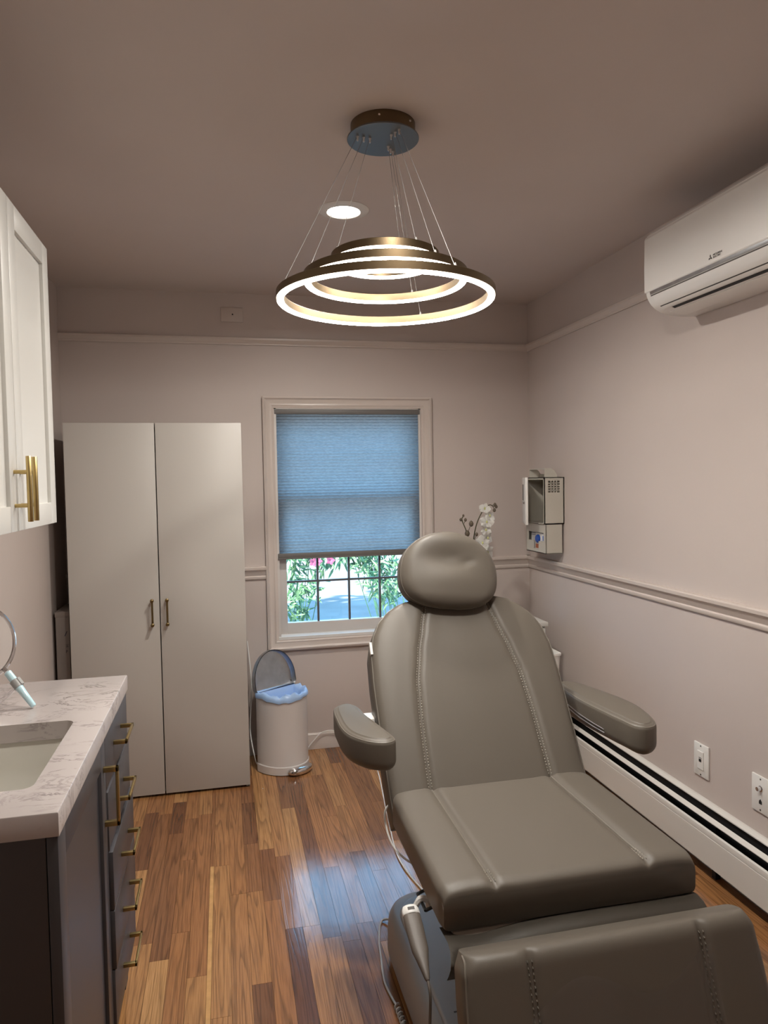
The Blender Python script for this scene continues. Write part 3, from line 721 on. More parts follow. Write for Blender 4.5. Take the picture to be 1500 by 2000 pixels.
# near side with grille opening
gx0, gx1, gz0, gz1 = 1.627, 1.691, 1.377, 1.438
for yy in (sy0,):
    box(b, sx, gx0, yy, yy+wt, sz0, sz1); box(b, gx1, XR-.001, yy, yy+wt, sz0, sz1); box(b, gx0, gx1, yy, yy+wt, sz0, gz0); box(b, gx0, gx1, yy, yy+wt, gz1, sz1)
    for k in range(1, 4): box(b, gx0+(gx1-gx0)*k/4-.0022, gx0+(gx1-gx0)*k/4+.0022, yy+.0005, yy+wt-.0005, gz0, gz1)
    for k in range(1, 5): box(b, gx0, gx1, yy+.0005, yy+wt-.0005, gz0+(gz1-gz0)*k/5-.002, gz0+(gz1-gz0)*k/5+.002)
obj('housing', b, 'offplastic', sc, 0)
fd = lambda a, s, z: Vector((sx-.001, sy1-.003, 0))+Vector((-math.sin(.345)*a-math.cos(.345)*s, -math.cos(.345)*a+math.sin(.345)*s, z))
dd = obj('door', box(nb(), 0.0, .248, 0, .014, sz0-.002, sz1+.001, .003, 2, xf=lambda v: fd(v.x, v.y, v.z)), 'whiteplastic', sc, 30)
obj('notice', box(nb(), .05, .11, .0142, .0148, 1.335, 1.42, xf=lambda v: fd(v.x, v.y, v.z)), 'ink', dd, 0)
obj('lock', tube(nb(), [fd(.205, .012, 1.325), fd(.205, .024, 1.325)], .007, 12), 'chrome', dd)
b = nb()
hood = [Vector((a, c)) for a, c in ((0, 0), (.070, 0), (.066, .016), (.055, .034), (.038, .045), (0, .047))]
prism(b, [(p.x, p.y) for p in hood], lambda a, c, s: (sx+.012+a, s, sz1+c), 3.430, 3.434); prism(b, [(p.x, p.y) for p in hood], lambda a, c, s: (sx+.012+a, s, sz1+c), 3.616, 3.620)
box(b, sx+.012, sx+.05, 3.434, 3.616, sz1+.042, sz1+.0465); box(b, sx+.074, sx+.080, 3.434, 3.616, sz1, sz1+.018)
obj('chute_hood', b, 'offplastic', sc, 0)
lx = 1.613; lz0, lz1 = 1.060, 1.212; ly0, ly1 = 3.412, 3.652
b = nb(); box(b, lx, XR-.012, ly0, ly0+wt, lz0, lz1, .001); box(b, lx, XR-.012, ly1-wt, ly1, lz0, lz1, .001); box(b, lx, XR-.012, ly0, ly1, lz0, lz0+wt)
# front with window: wide slot and narrow slot
sY0, sY1, sZ0, sZ1 = 3.44, 3.625, 1.122, 1.168; nY0, nY1, nZ0 = 3.500, 3.560, 1.080
box(b, lx, lx+wt, ly0, sY0, lz0, lz1); box(b, lx, lx+wt, sY1, ly1, lz0, lz1); box(b, lx, lx+wt, sY0, sY1, sZ1, lz1)
box(b, lx, lx+wt, sY0, nY0, lz0, sZ0); box(b, lx, lx+wt, nY1, sY1, lz0, sZ0); box(b, lx, lx+wt, nY0, nY1, lz0, nZ0)
obj('lower_housing', b, 'offplastic', sc, 0)
cc = thing('sharps_container', 'white container with blue lid inside the lower cabinet window', 'container', (1.66, 3.53, 1.066))
obj('tub', boxb(lx+.010, XR-.018, 3.42, 3.612, 1.0655, 1.165, .004), 'paper', cc, 30)
obj('latch', lathe(nb(), [(.0001, -.013), (.018, -.012), (.022, -.006), (.022, .001)], (lx+.010, 3.520, 1.133), 20, 'x'), 'bluelabel', cc)
obj('hazard_label', boxb(lx+.0094, lx+.0101, 3.503, 3.555, 1.082, 1.104), 'redlabel', cc, 0)
for z in (1.158, 1.150): obj('printed_line', boxb(lx+.0094, lx+.0101, 3.555, 3.607, z, z+.003), 'darkink', cc, 0)
obj('side_label', boxb(lx+.0094, lx+.0101, 3.445, 3.470, 1.125, 1.150), 'bluelabel', cc, 0)

# ------------------------------------------------------------------ cart, bin and orchid behind the chair
ca = thing('supply_cart', 'low white drawer cart half hidden behind the chair', 'cabinet', (1.36, 3.56, 0))
b = nb(); box(b, 1.12, 1.585, 3.37, 3.78, .06, .70, .003); obj('carcass', b, 'cabwhite', ca, 30)
obj('top', boxb(1.11, 1.592, 3.345, 3.785, .70, .722, .003), 'cabwhite', ca, 30)
for k in range(3):
    dr = obj('drawer', boxb(1.125, 1.58, 3.352, 3.3695, .075+k*.208, .275+k*.208, .002), 'cabwhite', ca, 30)
    obj('pull', boxb(1.30, 1.42, 3.338, 3.352, .20+k*.208, .208+k*.208, .002), 'chrome', dr, 0)
for xx in (1.15, 1.57):
    for yy in (3.40, 3.74): obj('caster', lathe(nb(), [(.0001, -.012), (.027, -.012), (.030, -.006), (.030, .006), (.027, .012), (.0001, .012)], (xx, yy, .030), 20, 'x'), 'blackplastic', ca)
wb = thing('waste_bin', 'tall tapered white bin beside the cart against the wall', 'bin', (1.445, 3.195, 0))
b = nb(); L = []
for k, z in ((.035, 0.0), (.033, .004), (.0, .61), (-.004, .612), (-.004, .622), (.004, .622), (.006, .612), (.036, .02)):
    L.append([Vector((p.x, p.y, z)) for p in rrect(1.35+k, 1.541-k, 3.10+k, 3.29-k, .02, 4)])
loft(b, L); obj('bin_body', b, 'whiteplastic', wb, 35)

oc = thing('orchid_plant', 'white artificial orchid with dark stems on the cart', 'plant', (1.26, 3.56, .722))
b = nb(); lathe(b, [(.05, 0), (.055, .002), (.068, .10), (.066, .10), (.060, .09), (.0001, .09)], (1.26, 3.56, .722), 28); obj('pot', b, 'whiteplastic', oc, 40)
s1 = catmull([(1.26, 3.56, .81), (1.262, 3.55, 1.0), (1.265, 3.54, 1.12), (1.282, 3.53, 1.22), (1.318, 3.52, 1.295), (1.352, 3.52, 1.318), (1.372, 3.52, 1.305)], 6, False)
obj('stem', tube(nb(), s1, [.004-.00005*i for i in range(len(s1))], 6), 'stem', oc)
s2 = catmull([(1.26, 3.56, .81), (1.245, 3.53, .98), (1.24, 3.50, 1.08), (1.213, 3.49, 1.165), (1.205, 3.48, 1.195), (1.185, 3.48, 1.245), (1.190, 3.48, 1.262)], 6, False)
obj('stem', tube(nb(), s2, .003, 6), 'stem', oc)
for k in range(5):
    a = k*.85+1.9; b = nb(); n = 9; L = []
    for i in range(n):
        t = i/(n-1); w = .028*math.sin(PI*min(1, t*.9+.08)); r = .02+.16*t; z = .812+.025*math.sin(t*2.4)
        L.append([Vector((1.26+math.cos(a)*r-math.sin(a)*s*w, 3.56+.9*(math.sin(a)*r+math.cos(a)*s*w), z+abs(s)*.006+h)) for s, h in ((-1, 0), (0, 0), (1, 0), (0, .002))])
    loft(b, L); obj('leaf', b, 'oleaf', oc, 60)
def bloom(c, facing, size, roll=0):
    c = Vector(c); n = Vector(facing).normalized(); u = n.cross(Vector((0, 0, 1))).normalized(); v = u.cross(n)
    b = nb()
    for ang, ln, wd_ in ((90, 1.0, .42), (0+10, 1.05, .62), (180-10, 1.05, .62), (225, .95, .40), (315, .95, .40)):
        a = math.radians(ang)+roll; d = u*math.cos(a)+v*math.sin(a); s = n.cross(d); L = []
        for i in range(7):
            t = i/6; w = wd_*size*math.sin(PI*min(1, .12+.86*t))**.7; cup = .18*size*t*t
            L.append([c+d*ln*size*t+s*w*k+n*(.02*size+cup-.12*size*abs(k)) for k in (-1, -.5, 0, .5, 1)])
        va = [[b.verts.new(p) for p in l] for l in L]
        for p, q in zip(va, va[1:]):
            for i in range(4): b.faces.new((p[i], p[i+1], q[i+1], q[i]))
    bmesh.ops.solidify(b, geom=b.faces[:], thickness=.0008)
    o = obj('flower', b, 'petal', oc, 60)
    bb = nb(); lathe(bb, [(.0001, -.006), (.004, -.004), (.005, 0), (.003, .006), (.0001, .008)], c+n*size*.1, 10); obj('lip', bb, 'lip', o)
for c, f, s, r in (((1.312, 3.49, 1.300), (-.3, -1, .35), .030, .3), ((1.338, 3.49, 1.262), (.2, -1, .5), .030, 1.0), ((1.318, 3.48, 1.232), (-.2, -1, .1), .037, .2), ((1.318, 3.49, 1.190), (-.5, -1, .0), .030, 2.0),
                   ((1.325, 3.49, 1.148), (.5, -1, -.1), .034, .7), ((1.290, 3.47, 1.125), (-.1, -1, .3), .040, 1.3), ((1.268, 3.47, 1.082), (.1, -1, .2), .038, .1), ((1.320, 3.48, 1.075), (.4, -1, -.2), .042, .9), ((1.238, 3.47, 1.105), (-.4, -1, .2), .03, .5)):
    bloom(c, f, s, r)
for p, q, r in (((1.185, 3.48, 1.245), (1.178, 3.478, 1.248), .0075), ((1.190, 3.48, 1.262), (1.192, 3.478, 1.268), .006), ((1.197, 3.48, 1.228), (1.203, 3.478, 1.246), .008), ((1.213, 3.49, 1.165), (1.236, 3.485, 1.225), .013), ((1.213, 3.49, 1.165), (1.213, 3.482, 1.176), .014),
                ((1.360, 3.52, 1.315), (1.378, 3.515, 1.318), .009), ((1.365, 3.52, 1.310), (1.385, 3.515, 1.308), .008), ((1.372, 3.52, 1.305), (1.374, 3.515, 1.290), .009), ((1.262, 3.54, 1.10), (1.262, 3.47, 1.118), .012), ((1.265, 3.54, 1.12), (1.262, 3.48, 1.170), .009)):
    b = nb(); tube(b, [p, q], .0018, 5); c = Vector(q); lathe(b, [(.0001, -r*1.25), (r*.75, -r*.8), (r, 0), (r*.7, r*.8), (.0001, r*1.3)], c, 10); obj('bud', b, 'bud', oc)

# ------------------------------------------------------------------ trash can
TC = Vector((.283, 3.625, 0)); ta = math.radians(35)
tu = Vector((math.cos(ta), math.sin(ta), 0)); tw = Vector((math.sin(ta), -math.cos(ta), 0))
tc = thing('step_can', 'white half round pedal trash can with lid up', 'trash can', TC)
Dp = [Vector((.130*math.cos(PI*k/28), -.045+.150*math.sin(PI*k/28))) for k in range(29)]+[Vector((-.130, -.075)), Vector((-.122, -.088)), Vector((.122, -.088)), Vector((.130, -.075))]
def tl(p, z, k=0): return TC+tu*p.x+tw*p.y+Vector((0, 0, z))
def dloops(spec): return [[tl(p, z) for p in inset(Dp, k)] for k, z in spec]
b = nb(); loft(b, dloops([(.010, .0), (.0, .004), (-.0015, .038), (-.0015, .042), (.001, .046)])); obj('base_ring', b, 'canwhite', tc, 30)
b = nb(); loft(b, dloops([(.002, .0465), (.002, .372), (-.001, .375), (-.001, .384), (.004, .388), (.010, .388), (.012, .36), (.014, .06)])); obj('body', b, 'canwhite', tc, 30)
b = nb(); lr = random.Random(5); L = []
nD = len(Dp)
for k, z, am in ((-.0035, .371, .004), (-.0045, .380, .004), (-.003, .392, .006), (.006, .402, .010), (.018, .396, .010), (.026, .376, .008), (.034, .33, .01), (.05, .22, .012)):
    l = []
    for i, p in enumerate(inset(Dp, k)):
        wv = .6*math.sin(i*1.7+k*60)+.5*math.sin(i*.63+z*40)+lr.uniform(-.35, .35)
        l.append(tl(p, z+am*wv-(.008*math.sin(i*.4) if k < 0 else 0)))
    L.append(l)
loft(b, L, False, True); obj('bag_liner', b, 'liner', tc, 80)
# open lid
op = math.radians(100); hz = .392; hw_ = -.092
def lidp(p, h):   # p in can plane measured from hinge, h outward thickness of lid
    r = p.y-hw_; y = hw_+r*math.cos(op)-h*math.sin(op); z = hz+r*math.sin(op)+h*math.cos(op)
    return TC+tu*p.x+tw*y+Vector((0, 0, z))
b = nb(); spec = [(-.002, -.024), (-.002, 0), (.006, .007), (.02, .009)]
L = [[lidp(p, h) for p in inset(Dp, k)] for k, h in spec]+[[lidp(p, h) for p in inset(Dp, .05)] for h in (.010, .007)]+[[lidp(p, h) for p in inset(Dp, k)] for k, h in ((.02, .006), (.007, .004), (.002, -.002), (.0015, -.024))]
L2 = L[:4]+[L[4]]; bb = L[5:]
loft(b, L2, False, True); loft(b, bb, True, False)
obj('lid', b, 'steel', tc, 40)
obj('hinge', box(nb(), -.05, .05, hw_-.010, hw_+.012, .380, .402, .003, xf=lambda v: TC+tu*v.x+tw*v.y+Vector((0, 0, v.z))), 'greyplastic', tc, 30)
b = nb(); L = []
for r, z in ((.046, .006), (.068, .008), (.074, .018), (.070, .032), (.048, .040), (.004, .043)):
    L.append([tl(Vector((.0+r*1.0*math.cos(2*PI*k/24), .098+r*.56*math.sin(2*PI*k/24))), z) for k in range(24)])
loft(b, L); obj('pedal', b, 'chrome', tc, 60)

# ------------------------------------------------------------------ treatment chair
XC = .734
ch = thing('treatment_chair', 'taupe leather reclining treatment chair with headrest and arm pads', 'treatment chair', (XC, 1.65, 0))
def frame(Bp, ang):
    """local frame of a cushion: s runs up the back, n points to the sitter; ang from vertical"""
    S = Vector((0, math.sin(ang), math.cos(ang))); N = Vector((0, -math.cos(ang), math.sin(ang)))
    return lambda x, s, n: Vector(Bp)+Vector((x, 0, 0))+S*s+N*n
def cushion(fn, L, hw, g, T, r, er0, er1, crown, ns=46, dent=None, gd=.006, ecr=.6, bol=.006):
    loops = []; ss = []
    for i in range(ns+1):
        t = i/ns; ss.append(L*(t-.13*math.sin(2*PI*t)))
    front_paths = {}
    for s in ss:
        k0 = math.sqrt(max(0, 1-(1-min(1, s/er0))**2)); k1 = math.sqrt(max(0, 1-(1-min(1, (L-s)/er1))**2))
        k = min(k0, k1); w = hw(s); rr = min(r, w*.5); gg = g(s) if g else None
        drop = (er0 if k0 < k1 else er1)*.55*(1-k)
        top = T-min(drop, T*.62); bot = min(drop*.25, T*.2); rr = min(rr, (top-bot)*.48)
        pts = []
        # left corner
        for j in range(6):
            a = PI-PI/2*j/5; pts.append((-w+rr+rr*math.cos(a), top-rr+rr*math.sin(a)))
        if gg is not None:
            gg = min(gg, (w-rr)*.9)
            xs = [-(w-rr)*.8-gg*.2, -(w-rr)*.55-gg*.45, -(w-rr)*.3-gg*.7, -gg-.024, -gg-.014, -gg-.008, -gg-.004, -gg, -gg+.004, -gg+.008, -gg+.014, -gg+.024] 
            xs += [-gg*.7, -gg*.4, 0]; xs = sorted(set(xs)); xs += [-q for q in reversed(xs[:-1])]
        else: xs = [(w-rr)*q for q in [z/12 for z in range(-11, 12)]]
        for x in xs: pts.append((x, top))
        for j in range(6):
            a = PI/2-PI/2*j/5; pts.append((w-rr+rr*math.cos(a), top-rr+rr*math.sin(a)))
        rb = min(.012, rr)
        for j in range(3):
            a = -PI/4*j; pts.append((w-rb+rb*math.cos(a), bot+rb+rb*math.sin(a)))
        pts.append((w*.5, bot)); pts.append((-w*.5, bot))
        for j in range(3):
            a = PI+PI/4*(2-j) ; pts.append((-w+rb+rb*math.cos(a), bot+rb+rb*math.sin(a)))
        l = []
        for q, (x, n) in enumerate(pts):
            if n > bot+(top-bot)*.4:
                f = max(0, (n-bot)/(top-bot)); e = max(0, 1-(x/w)**2)
                n += crown*(e**ecr)*f*(k**.5 if k < 1 else 1)
                if gg is not None:
                    dg = abs(abs(x)-gg); n -= gd*math.exp(-(dg/.009)**2)*f*min(1, k*1.2); n += .0025*math.exp(-((dg-.02)/.012)**2)*f; n += bol*f*max(0, math.sin(PI*min(1, max(0, (abs(x)-gg)/(w-gg)))))
                if dent: n += dent(x, s)*f
            l.append(fn(x, s, n))
        loops.append(l)
    b = nb(); loft(b, loops); return b
def top_n(hwv, x, T, crown, ecr=.6): return T+crown*max(0, 1-(x/hwv)**2)**ecr
def lin(tab):
    def f(s):
        if s <= tab[0][0]: return tab[0][1]
        for (a, va), (c, vc) in zip(tab, tab[1:]):
            if s <= c: u = (s-a)/(c-a); u = u*u*(3-2*u)*.35+u*.65; return va+(vc-va)*u
        return tab[-1][1]
    return f
def stitches(fn, gf, hw, T, crown, s0, s1, side, ecr, step=.0085, both=True, depth=.0035):
    b = nb(); s = s0
    while s < s1:
        for off in ((-.0048, .0048) if both else (0,)):
            x = side*(gf(s)+off); n = top_n(hw(s), x, T, crown, ecr)-depth; n2 = n+.0012
            x2 = side*(gf(s+step*.55)+off)
            tube(b, [fn(x, s, n-.0008), fn((x+x2)/2, s+step*.28, n2), fn(x2, s+step*.55, n-.0008)], .0013, 4)
        s += step
    return b

# backrest
aB = math.radians(34); fB = frame((XC+.004, 1.93, .560), aB)
bo = -.075          # cushion starts below seat level
def hwB(s):
    s = s+bo
    tab = [(-.08, .300), (.0, .305), (.15, .308), (.32, .309), (.42, .305), (.48, .292), (.525, .270), (.56, .240), (.585, .205), (.60, .165), (.605, .13)]
    return lin(tab)(s)
def gB(s): return lin([(-.08, .186), (.05, .184), (.2, .179), (.32, .170), (.42, .150), (.5, .127), (.57, .108), (.605, .10)])(s+bo)
TB = .085
fB2 = lambda x, s, n: fB(x, s+bo, n-TB)
crB = .012
bk = obj('backrest', cushion(fB2, .605-bo, hwB, gB, TB, .024, .05, .030, crB, 60), 'leather', ch, 60)
for sd_ in (-1, 1):
    o = obj('stitching', stitches(fB2, gB, hwB, TB, crB, .09, .655, sd_, .6, depth=.0032), 'stitch', bk, 0); o['kind'] = 'stuff'
pts = []
for i in range(60):
    s = .03+(.600-bo-.03)*i/59; pts.append(fB2(-(hwB(s)-.0045), s, TB-.008-.006*max(0, (s-.6)/.08)))
obj('piping', tube(nb(), pts, .0022, 6), 'piping', bk)
pts = [p+Vector((2*(XC+.004-p.x), 0, 0)) for p in pts]
obj('piping', tube(nb(), pts, .0022, 6), 'piping', bk)
obj('care_tag', box(nb(), -.3035, -.2955, .500, .540, TB-.012, TB+.0015, .001, xf=lambda v: fB2(v.x+.0, v.y+.0, v.z)), 'paper', bk, 0)
obj('back_shell', box(nb(), -.24, .24, .04, .55, -.02, .004, .008, xf=lambda v: fB2(v.x, v.y, v.z)), 'taupeplastic', ch, 30)

# headrest
hr = math.radians(20); S_ = Vector((0, math.sin(hr), math.cos(hr))); N_ = Vector((0, -math.cos(hr), math.sin(hr))); X_ = Vector((1, 0, 0)); rl = math.radians(-6.0)
Xh = X_*math.cos(rl)+S_*math.sin(rl); Sh = S_*math.cos(rl)-X_*math.sin(rl)
HB = Vector((.722, 2.238, 1.160)); TH = .075
fH = lambda x, s, n: HB+Xh*x+Sh*(s-.128)+N_*(n-TH)
LH = .258
def hwH(s):
    if s < .115: q = (.115-s)/.115; return max(.012, .167*(1-q**2.7)**(1/2.7)) if q < 1 else .05
    q = (s-.115)/(LH-.115); return max(.012, .167*max(0, 1-q**2.15)**(1/2.05))
def dentH(x, s): return -.011*math.exp(-((x+.005)/.075)**2-((s-.160)/.030)**2) - .006*math.exp(-((x-.05)/.025)**2-((s-.150-.3*(x-.05))/.010)**2) + .005*math.exp(-(x/.10)**2-((s-.085)/.04)**2)
hd = obj('headrest', cushion(fH, LH, hwH, None, TH, .040, .045, .045, .022, 54, dent=dentH, ecr=.8), 'leather', ch, 75)
pl = [fH(hwH(s)-.0042, s, TH-.022) for s in [LH*(.5-.5*math.cos(PI*i/30)) for i in range(31)]]
pl2 = [fH(-(hwH(s)-.0042), s, TH-.022) for s in [LH*(.5-.5*math.cos(PI*i/30)) for i in range(31)]]
obj('piping', tube(nb(), pl[1:-1]+list(reversed(pl2[1:-1])), .0024, 6, closed=True), 'piping', hd)
obj('headrest_post', tube(nb(), [fH(0, .06, .012), fB2(0, .60, -.004), fB2(0, .45, -.012)], .016, 10), 'greyplastic', ch)

# seat: s runs from rear to front along -y, n is up
ZS = .580
fS = lambda x, s, n: Vector((XC+x, 1.925-s, ZS-.09+n))
hwS = lin([(0, .292), (.03, .300), (.2, .303), (.47, .306), (.50, .302)])
gS = lin([(0, .178), (.5, .184)])
TS = .086; crS = .006
LS = .505
se = obj('seat', cushion(fS, LS, hwS, gS, TS, .016, .02, .030, crS, 50, gd=.005, ecr=.5), 'leather', ch, 60)
for sd_ in (-1, 1):
    o = obj('stitching', stitches(fS, gS, hwS, TS, crS, .44, .487, sd_, .5, depth=.0025), 'stitch', se, 0); o['kind'] = 'stuff'
    b = nb(); P0 = [fS(sd_*(gS(s)+.0035), s, top_n(hwS(s), gS(s), TS, crS, .5)-.004) for s in [.01+.44*i/20 for i in range(21)]]
    obj('seam', tube(b, P0, .0026, 6), 'piping', se)
    pts = [fS(sd_*(hwS(s)-.006), s, TS-.006) for s in [.015+.462*i/30 for i in range(31)]]+[fS(sd_*(hwS(.49)-.002), .500, TS-.030), fS(sd_*(hwS(.49)-.004), .503, .035), fS(sd_*(hwS(.49)-.004), .502, .012)]
    obj('piping', tube(nb(), pts, .0022, 6), 'piping', se)
obj('seat_frame', boxb(XC-.285, XC+.285, 1.42, 1.93, .452, .491, .012), 'taupeplastic', ch, 30)
b = nb(); puff(b, rrect(XC-.205, XC+.205, 1.44, 1.90, .05, 6), .13, .02, .035, lambda a, c, h: (a, c, .325+h)); obj('underframe_cover', b, 'taupeplastic', ch, 40)
b = nb(); puff(b, rrect(XC-.13, XC+.13, 1.54, 1.82, .03, 5), .16, .004, .004, lambda a, c, h: (a, c, .17+h)); obj('lift_column', b, 'greyplastic', ch, 40)

# base
b = nb(); loops = []
for k, z in ((.02, .02), (.004, .024), (.0, .045), (.002, .110), (.006, .136), (.013, .150), (.024, .157)): loops.append([Vector((p.x, p.y, z)) for p in inset(rrect(XC-.288, XC+.288, 1.18, 2.160, .12, 12), k)])
loft(b, loops); bs = obj('base_cover', b, 'greyplastic', ch, 50)
b = nb(); puff(b, rrect(XC-.256, XC+.256, 1.23, 2.105, .10, 8), .014, .008, .001, lambda a, c, h: (a, c, .1565+h)); obj('top_cover', b, 'palegrey', bs, 40)
obj('cover_seam', boxb(XC-.225, XC+.225, 1.600, 1.604, .170, .1711), 'ink', bs, 0)
b = nb(); puff(b, rrect(XC-.27, XC+.27, 1.20, 2.09, .09, 8), .024, .003, .003, lambda a, c, h: (a, c, .0+h)); obj('plinth', b, 'blackplastic', ch, 40)

# leg rest
aL = math.radians(20)
fLg = lambda x, s, n: Vector((XC+x, 1.254, .548))+Vector((0, -math.sin(aL), -math.cos(aL)))*s+Vector((0, -math.cos(aL), math.sin(aL)))*(n-.072)
hwL = lin([(0, .308), (.03, .319), (.1, .323), (.42, .325), (.46, .31)])
gL = lin([(0, .186), (.46, .190)])
lg = obj('leg_rest', cushion(fLg, .46, hwL, gL, .072, .022, .030, .035, .008, 44, gd=.007, ecr=.5), 'leather', ch, 60)
for sd_ in (-1, 1):
    o = obj('stitching', stitches(fLg, gL, hwL, .072, .008, .020, .44, sd_, .5, step=.011, depth=.0038), 'piping', lg, 0); o['kind'] = 'stuff'
pts = [fLg(-.300, .005, .020), fLg(-.308, .004, .040), fLg(-.310, .012, .058)]+[fLg(-(hwL(s)-.005), s, .067) for s in [.03+.39*i/20 for i in range(21)]]
obj('piping', tube(nb(), catmull(pts, 3, False), .0024, 6), 'piping', lg)
# clear film over the lower half
b = nb(); fr_ = random.Random(8); rows = []
for i in range(13):
    s = .105+.34*i/12; row = []
    for j in range(25):
        x = -.322+.648*j/24; s2 = s+(.030*math.sin(j*.55)-.045*(j/24) if i == 0 else 0); hwv = hwL(s)
        n = top_n(.33, min(.32, abs(x)), .072, .008, .5)+.0016+fr_.uniform(0, .0012)+(.004*max(0, abs(x)-.30)/.02)
        row.append(b.verts.new(fLg(x, s2, n)))
    rows.append(row)
for p, q in zip(rows, rows[1:]):
    for j in range(24): b.faces.new((p[j], p[j+1], q[j+1], q[j]))
obj('clear_cover', b, 'film', lg, 80)
obj('leg_frame', box(nb(), -.22, .22, .02, .40, -.018, .004, .006, xf=lambda v: fLg(v.x, v.y, v.z)), 'taupeplastic', ch, 30)
# fabric flap bridging seat and leg rest
b = nb(); L = []
for (y, z, wv) in ((1.45, .484, 0), (1.412, .492, .002), (1.388, .491, .004), (1.374, .482, .004), (1.368, .466, .003), (1.372, .445, .001), (1.385, .42, 0), (1.40, .40, 0)):
    l = []
    for j in range(33):
        t = j/32; x = XC-.303+.606*t
        l.append(Vector((x, y+.004*math.sin(t*7+1), z+wv*math.sin(t*9+y*20)-.012*math.exp(-((t-.12)/.12)**2)*(1 if wv else 0))))
    L.append(l)
va = [[b.verts.new(p) for p in l] for l in L]
for p, q in zip(va, va[1:]):
    for j in range(32): b.faces.new((p[j], p[j+1], q[j+1], q[j]))
bmesh.ops.solidify(b, geom=b.faces[:], thickness=.004)
obj('flap', b, 'leather', ch, 80)

# arm rests
def arm(outline, ztop, T):
    o = catmull([Vector(p) for p in outline], 6); o = [Vector((p.x, p.y)) for p in o]
    b = nb(); puff(b, o, T, .014, .030, lambda a, c, h: (a, c, ztop-T+h), crown=.006)
    a = obj('armrest', b, 'leather', ch, 70)
    obj('piping', tube(nb(), [Vector((p.x, p.y, ztop-.006)) for p in inset(o, .0045)], .0024, 6, closed=True), 'piping', a)
    return a
armL = [(.312, 2.150), (.322, 2.200), (.355, 2.222), (.386, 2.208), (.399, 2.160), (.403, 2.110), (.416, 2.045), (.432, 1.963), (.443, 1.900), (.438, 1.872), (.412, 1.860), (.379, 1.872), (.349, 1.900), (.322, 1.950), (.311, 2.014), (.310, 2.088)]
arm(armL, .750, .090)
armR = [(1.096, 2.240), (1.090, 2.160), (1.088, 2.060), (1.100, 1.926), (1.109, 1.859), (1.116, 1.806), (1.138, 1.781), (1.168, 1.784), (1.191, 1.806), (1.208, 1.848), (1.222, 1.905), (1.230, 1.968), (1.225, 2.038), (1.199, 2.152), (1.172, 2.236), (1.130, 2.268)]
a = arm(armR, .750, .090)
b = nb()
for z in (.700, .690): tube(b, [(1.0885, 2.150, z+.006), (1.0865, 2.060, z-.001), (1.0935, 1.985, z-.006), (1.0995, 1.935, z-.008)], .0022, 6)
obj('zip_edge', b, 'steel', a)
obj('arm_bracket', boxb(.385, .470, 2.10, 2.165, .660, .735, .012), 'whiteplastic', ch, 30)
obj('arm_bracket', boxb(1.000, 1.105, 2.19, 2.25, .665, .725, .012), 'whiteplastic', ch, 30)

# hand control hooked on the seat side
hc = thing('hand_control', 'grey hand control hooked on the side of the chair seat', 'remote control', (.40, 1.52, .42))
h0 = Vector((.401, 1.588, .447)); h1 = Vector((.400, 1.440, .380)); hd_ = (h1-h0).normalized(); hs = Vector((1, 0, 0)); hn = hs.cross(hd_).normalized()
if hn.y > 0: hn = -hn
def hp(u, l, v): return h0+hs*u+hd_*l+hn*v
LHc = (h1-h0).length
b = nb(); L = []
for t, w, th in ((0, .017, .008), (.02, .020, .011), (.25, .021, .012), (.45, .020, .011), (.60, .019, .011), (.72, .014, .010), (.85, .0095, .008), (.97, .006, .006), (1.0, .004, .004)):
    L.append([hp(w*math.cos(2*PI*k/20)*(abs(math.cos(2*PI*k/20))**-.35 if abs(math.cos(2*PI*k/20)) > .05 else 1), LHc*t, th*math.sin(2*PI*k/20)) for k in range(20)])
loft(b, L); obj('grip', b, 'control', hc, 60)
b = nb(); L = [[hp(w*math.cos(2*PI*k/20), l, th*math.sin(2*PI*k/20)) for k in range(20)] for l, w, th in ((-.010, .010, .005), (-.008, .017, .010), (.0, .0205, .0125), (.012, .0215, .0135), (.014, .0205, .0125))]
loft(b, L); cp = obj('cap', b, 'whiteplastic', hc, 50)
obj('label', box(nb(), -.008, .008, .0, .007, .0124, .0136, xf=lambda v: hp(v.x, v.y, v.z)), 'ink', cp, 0)
b = nb(); tube(b, catmull([hp(.010, .004, -.008), hp(.016, -.012, -.014), (.428, 1.60, .463), (.446, 1.60, .458), (.450, 1.60, .44)], 4, False), .0075, 8); obj('hook', b, 'whiteplastic', hc)
b = nb(); tube(b, [(.432, 1.635, .455), (.432, 1.565, .455)], .004, 8); tube(b, [(.432, 1.635, .455), (.452, 1.635, .462)], .004, 8); tube(b, [(.432, 1.565, .455), (.452, 1.565, .462)], .004, 8); obj('hook_rail', b, 'blackplastic', ch)
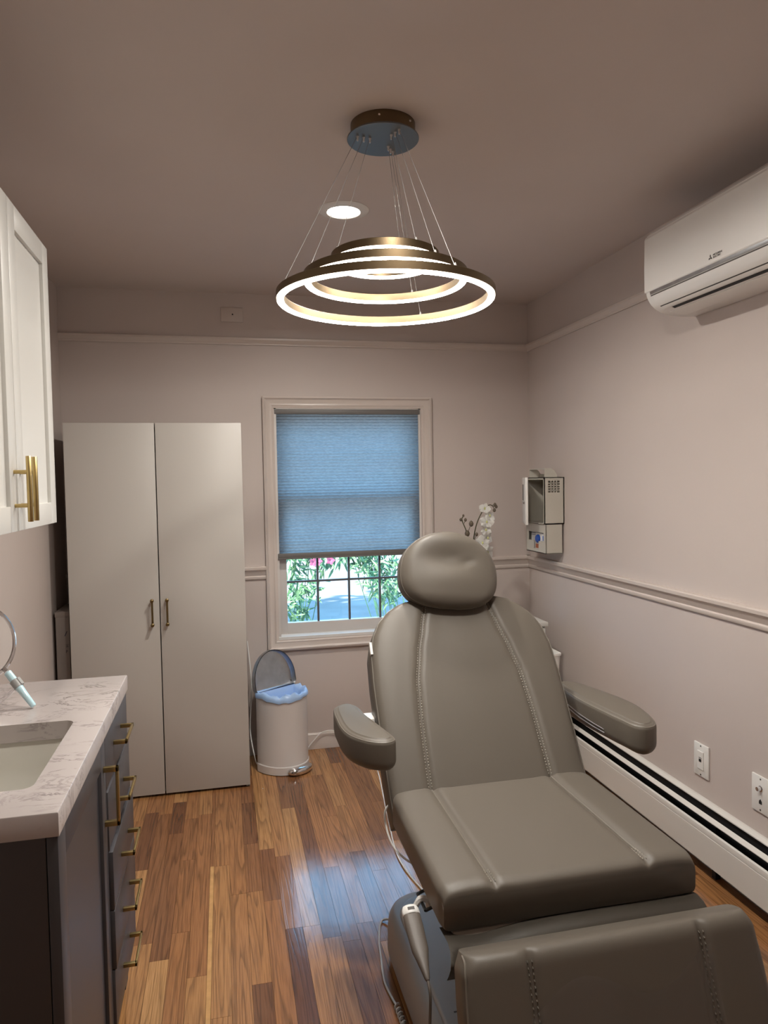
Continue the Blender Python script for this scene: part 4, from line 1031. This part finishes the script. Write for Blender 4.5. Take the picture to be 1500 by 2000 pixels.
b = nb(); tube(b, catmull([h1-hd_*.004, h1+hd_*.02+Vector((0, 0, -.01)), (.396, 1.415, .30), (.388, 1.400, .22), (.38, 1.36, .10), (.375, 1.30, .02), (.38, 1.2, .006)], 6, False), .0032, 8); obj('cord', b, 'control', hc)

# ------------------------------------------------------------------ cords
def cord(name, label, pts, m, r=.003):
    tag(obj(name, tube(nb(), catmull(pts, 8, False), r, 8), m), label, 'cord')
cord('power_cord', 'thin white cord running down beside the wardrobe and trash can', [(.103, 3.832, .62), (.118, 3.80, .43), (.112, 3.76, .30), (.104, 3.70, .18), (.118, 3.66, .08), (.135, 3.68, .012), (.17, 3.745, .005), (.25, 3.80, .005)], 'cord')
cord('extension_cord', 'thin white cord draped over the baseboard behind the trash can', [(.395, 3.80, .005), (.43, 3.815, .045), (.49, 3.825, .095), (.56, 3.82, .098), (.62, 3.80, .06), (.70, 3.75, .006), (.72, 3.5, .005), (.66, 3.0, .005), (.62, 2.62, .005), (.66, 2.35, .005), (.70, 2.2, .005)], 'cord')
cord('chair_cord', 'white cord looping below the seat edge of the chair', [(.50, 2.02, .50), (.46, 1.97, .535), (.424, 1.947, .520), (.420, 1.917, .482), (.426, 1.85, .460), (.455, 1.79, .448), (.50, 1.77, .445)], 'cord', .0028)
pts = [(.52, 2.20, .03), (.475, 2.255, .006), (.445, 2.17, .005), (.430, 2.075, .005), (.418, 1.974, .005), (.424, 1.90, .005), (.428, 1.865, .011)]
cord('coiled_cord', 'grey cord lying on the floor along the chair base', pts, 'greycord', .0035)
b = nb(); cp_ = []
for i in range(200):
    t = i/199; a = t*2*PI*22; p = Vector((.428, 1.865, .0115)).lerp(Vector((.436, 1.50, .0115)), t); cp_.append(p+Vector((math.cos(a)*.007, 0, math.sin(a)*.007)))
tag(obj('coil_sleeve', tube(nb(), cp_, .0028, 5), 'greycord'), 'grey coiled stretch cord beside the chair base', 'cord')
tag(obj('paper_scrap', boxb(.0, .004, 0, .004, 0, .001, xf=lambda v: v+Vector((.145, 3.40, .0005))), 'paper', None, 0), 'tiny white speck on the floor near the wardrobe', 'scrap')
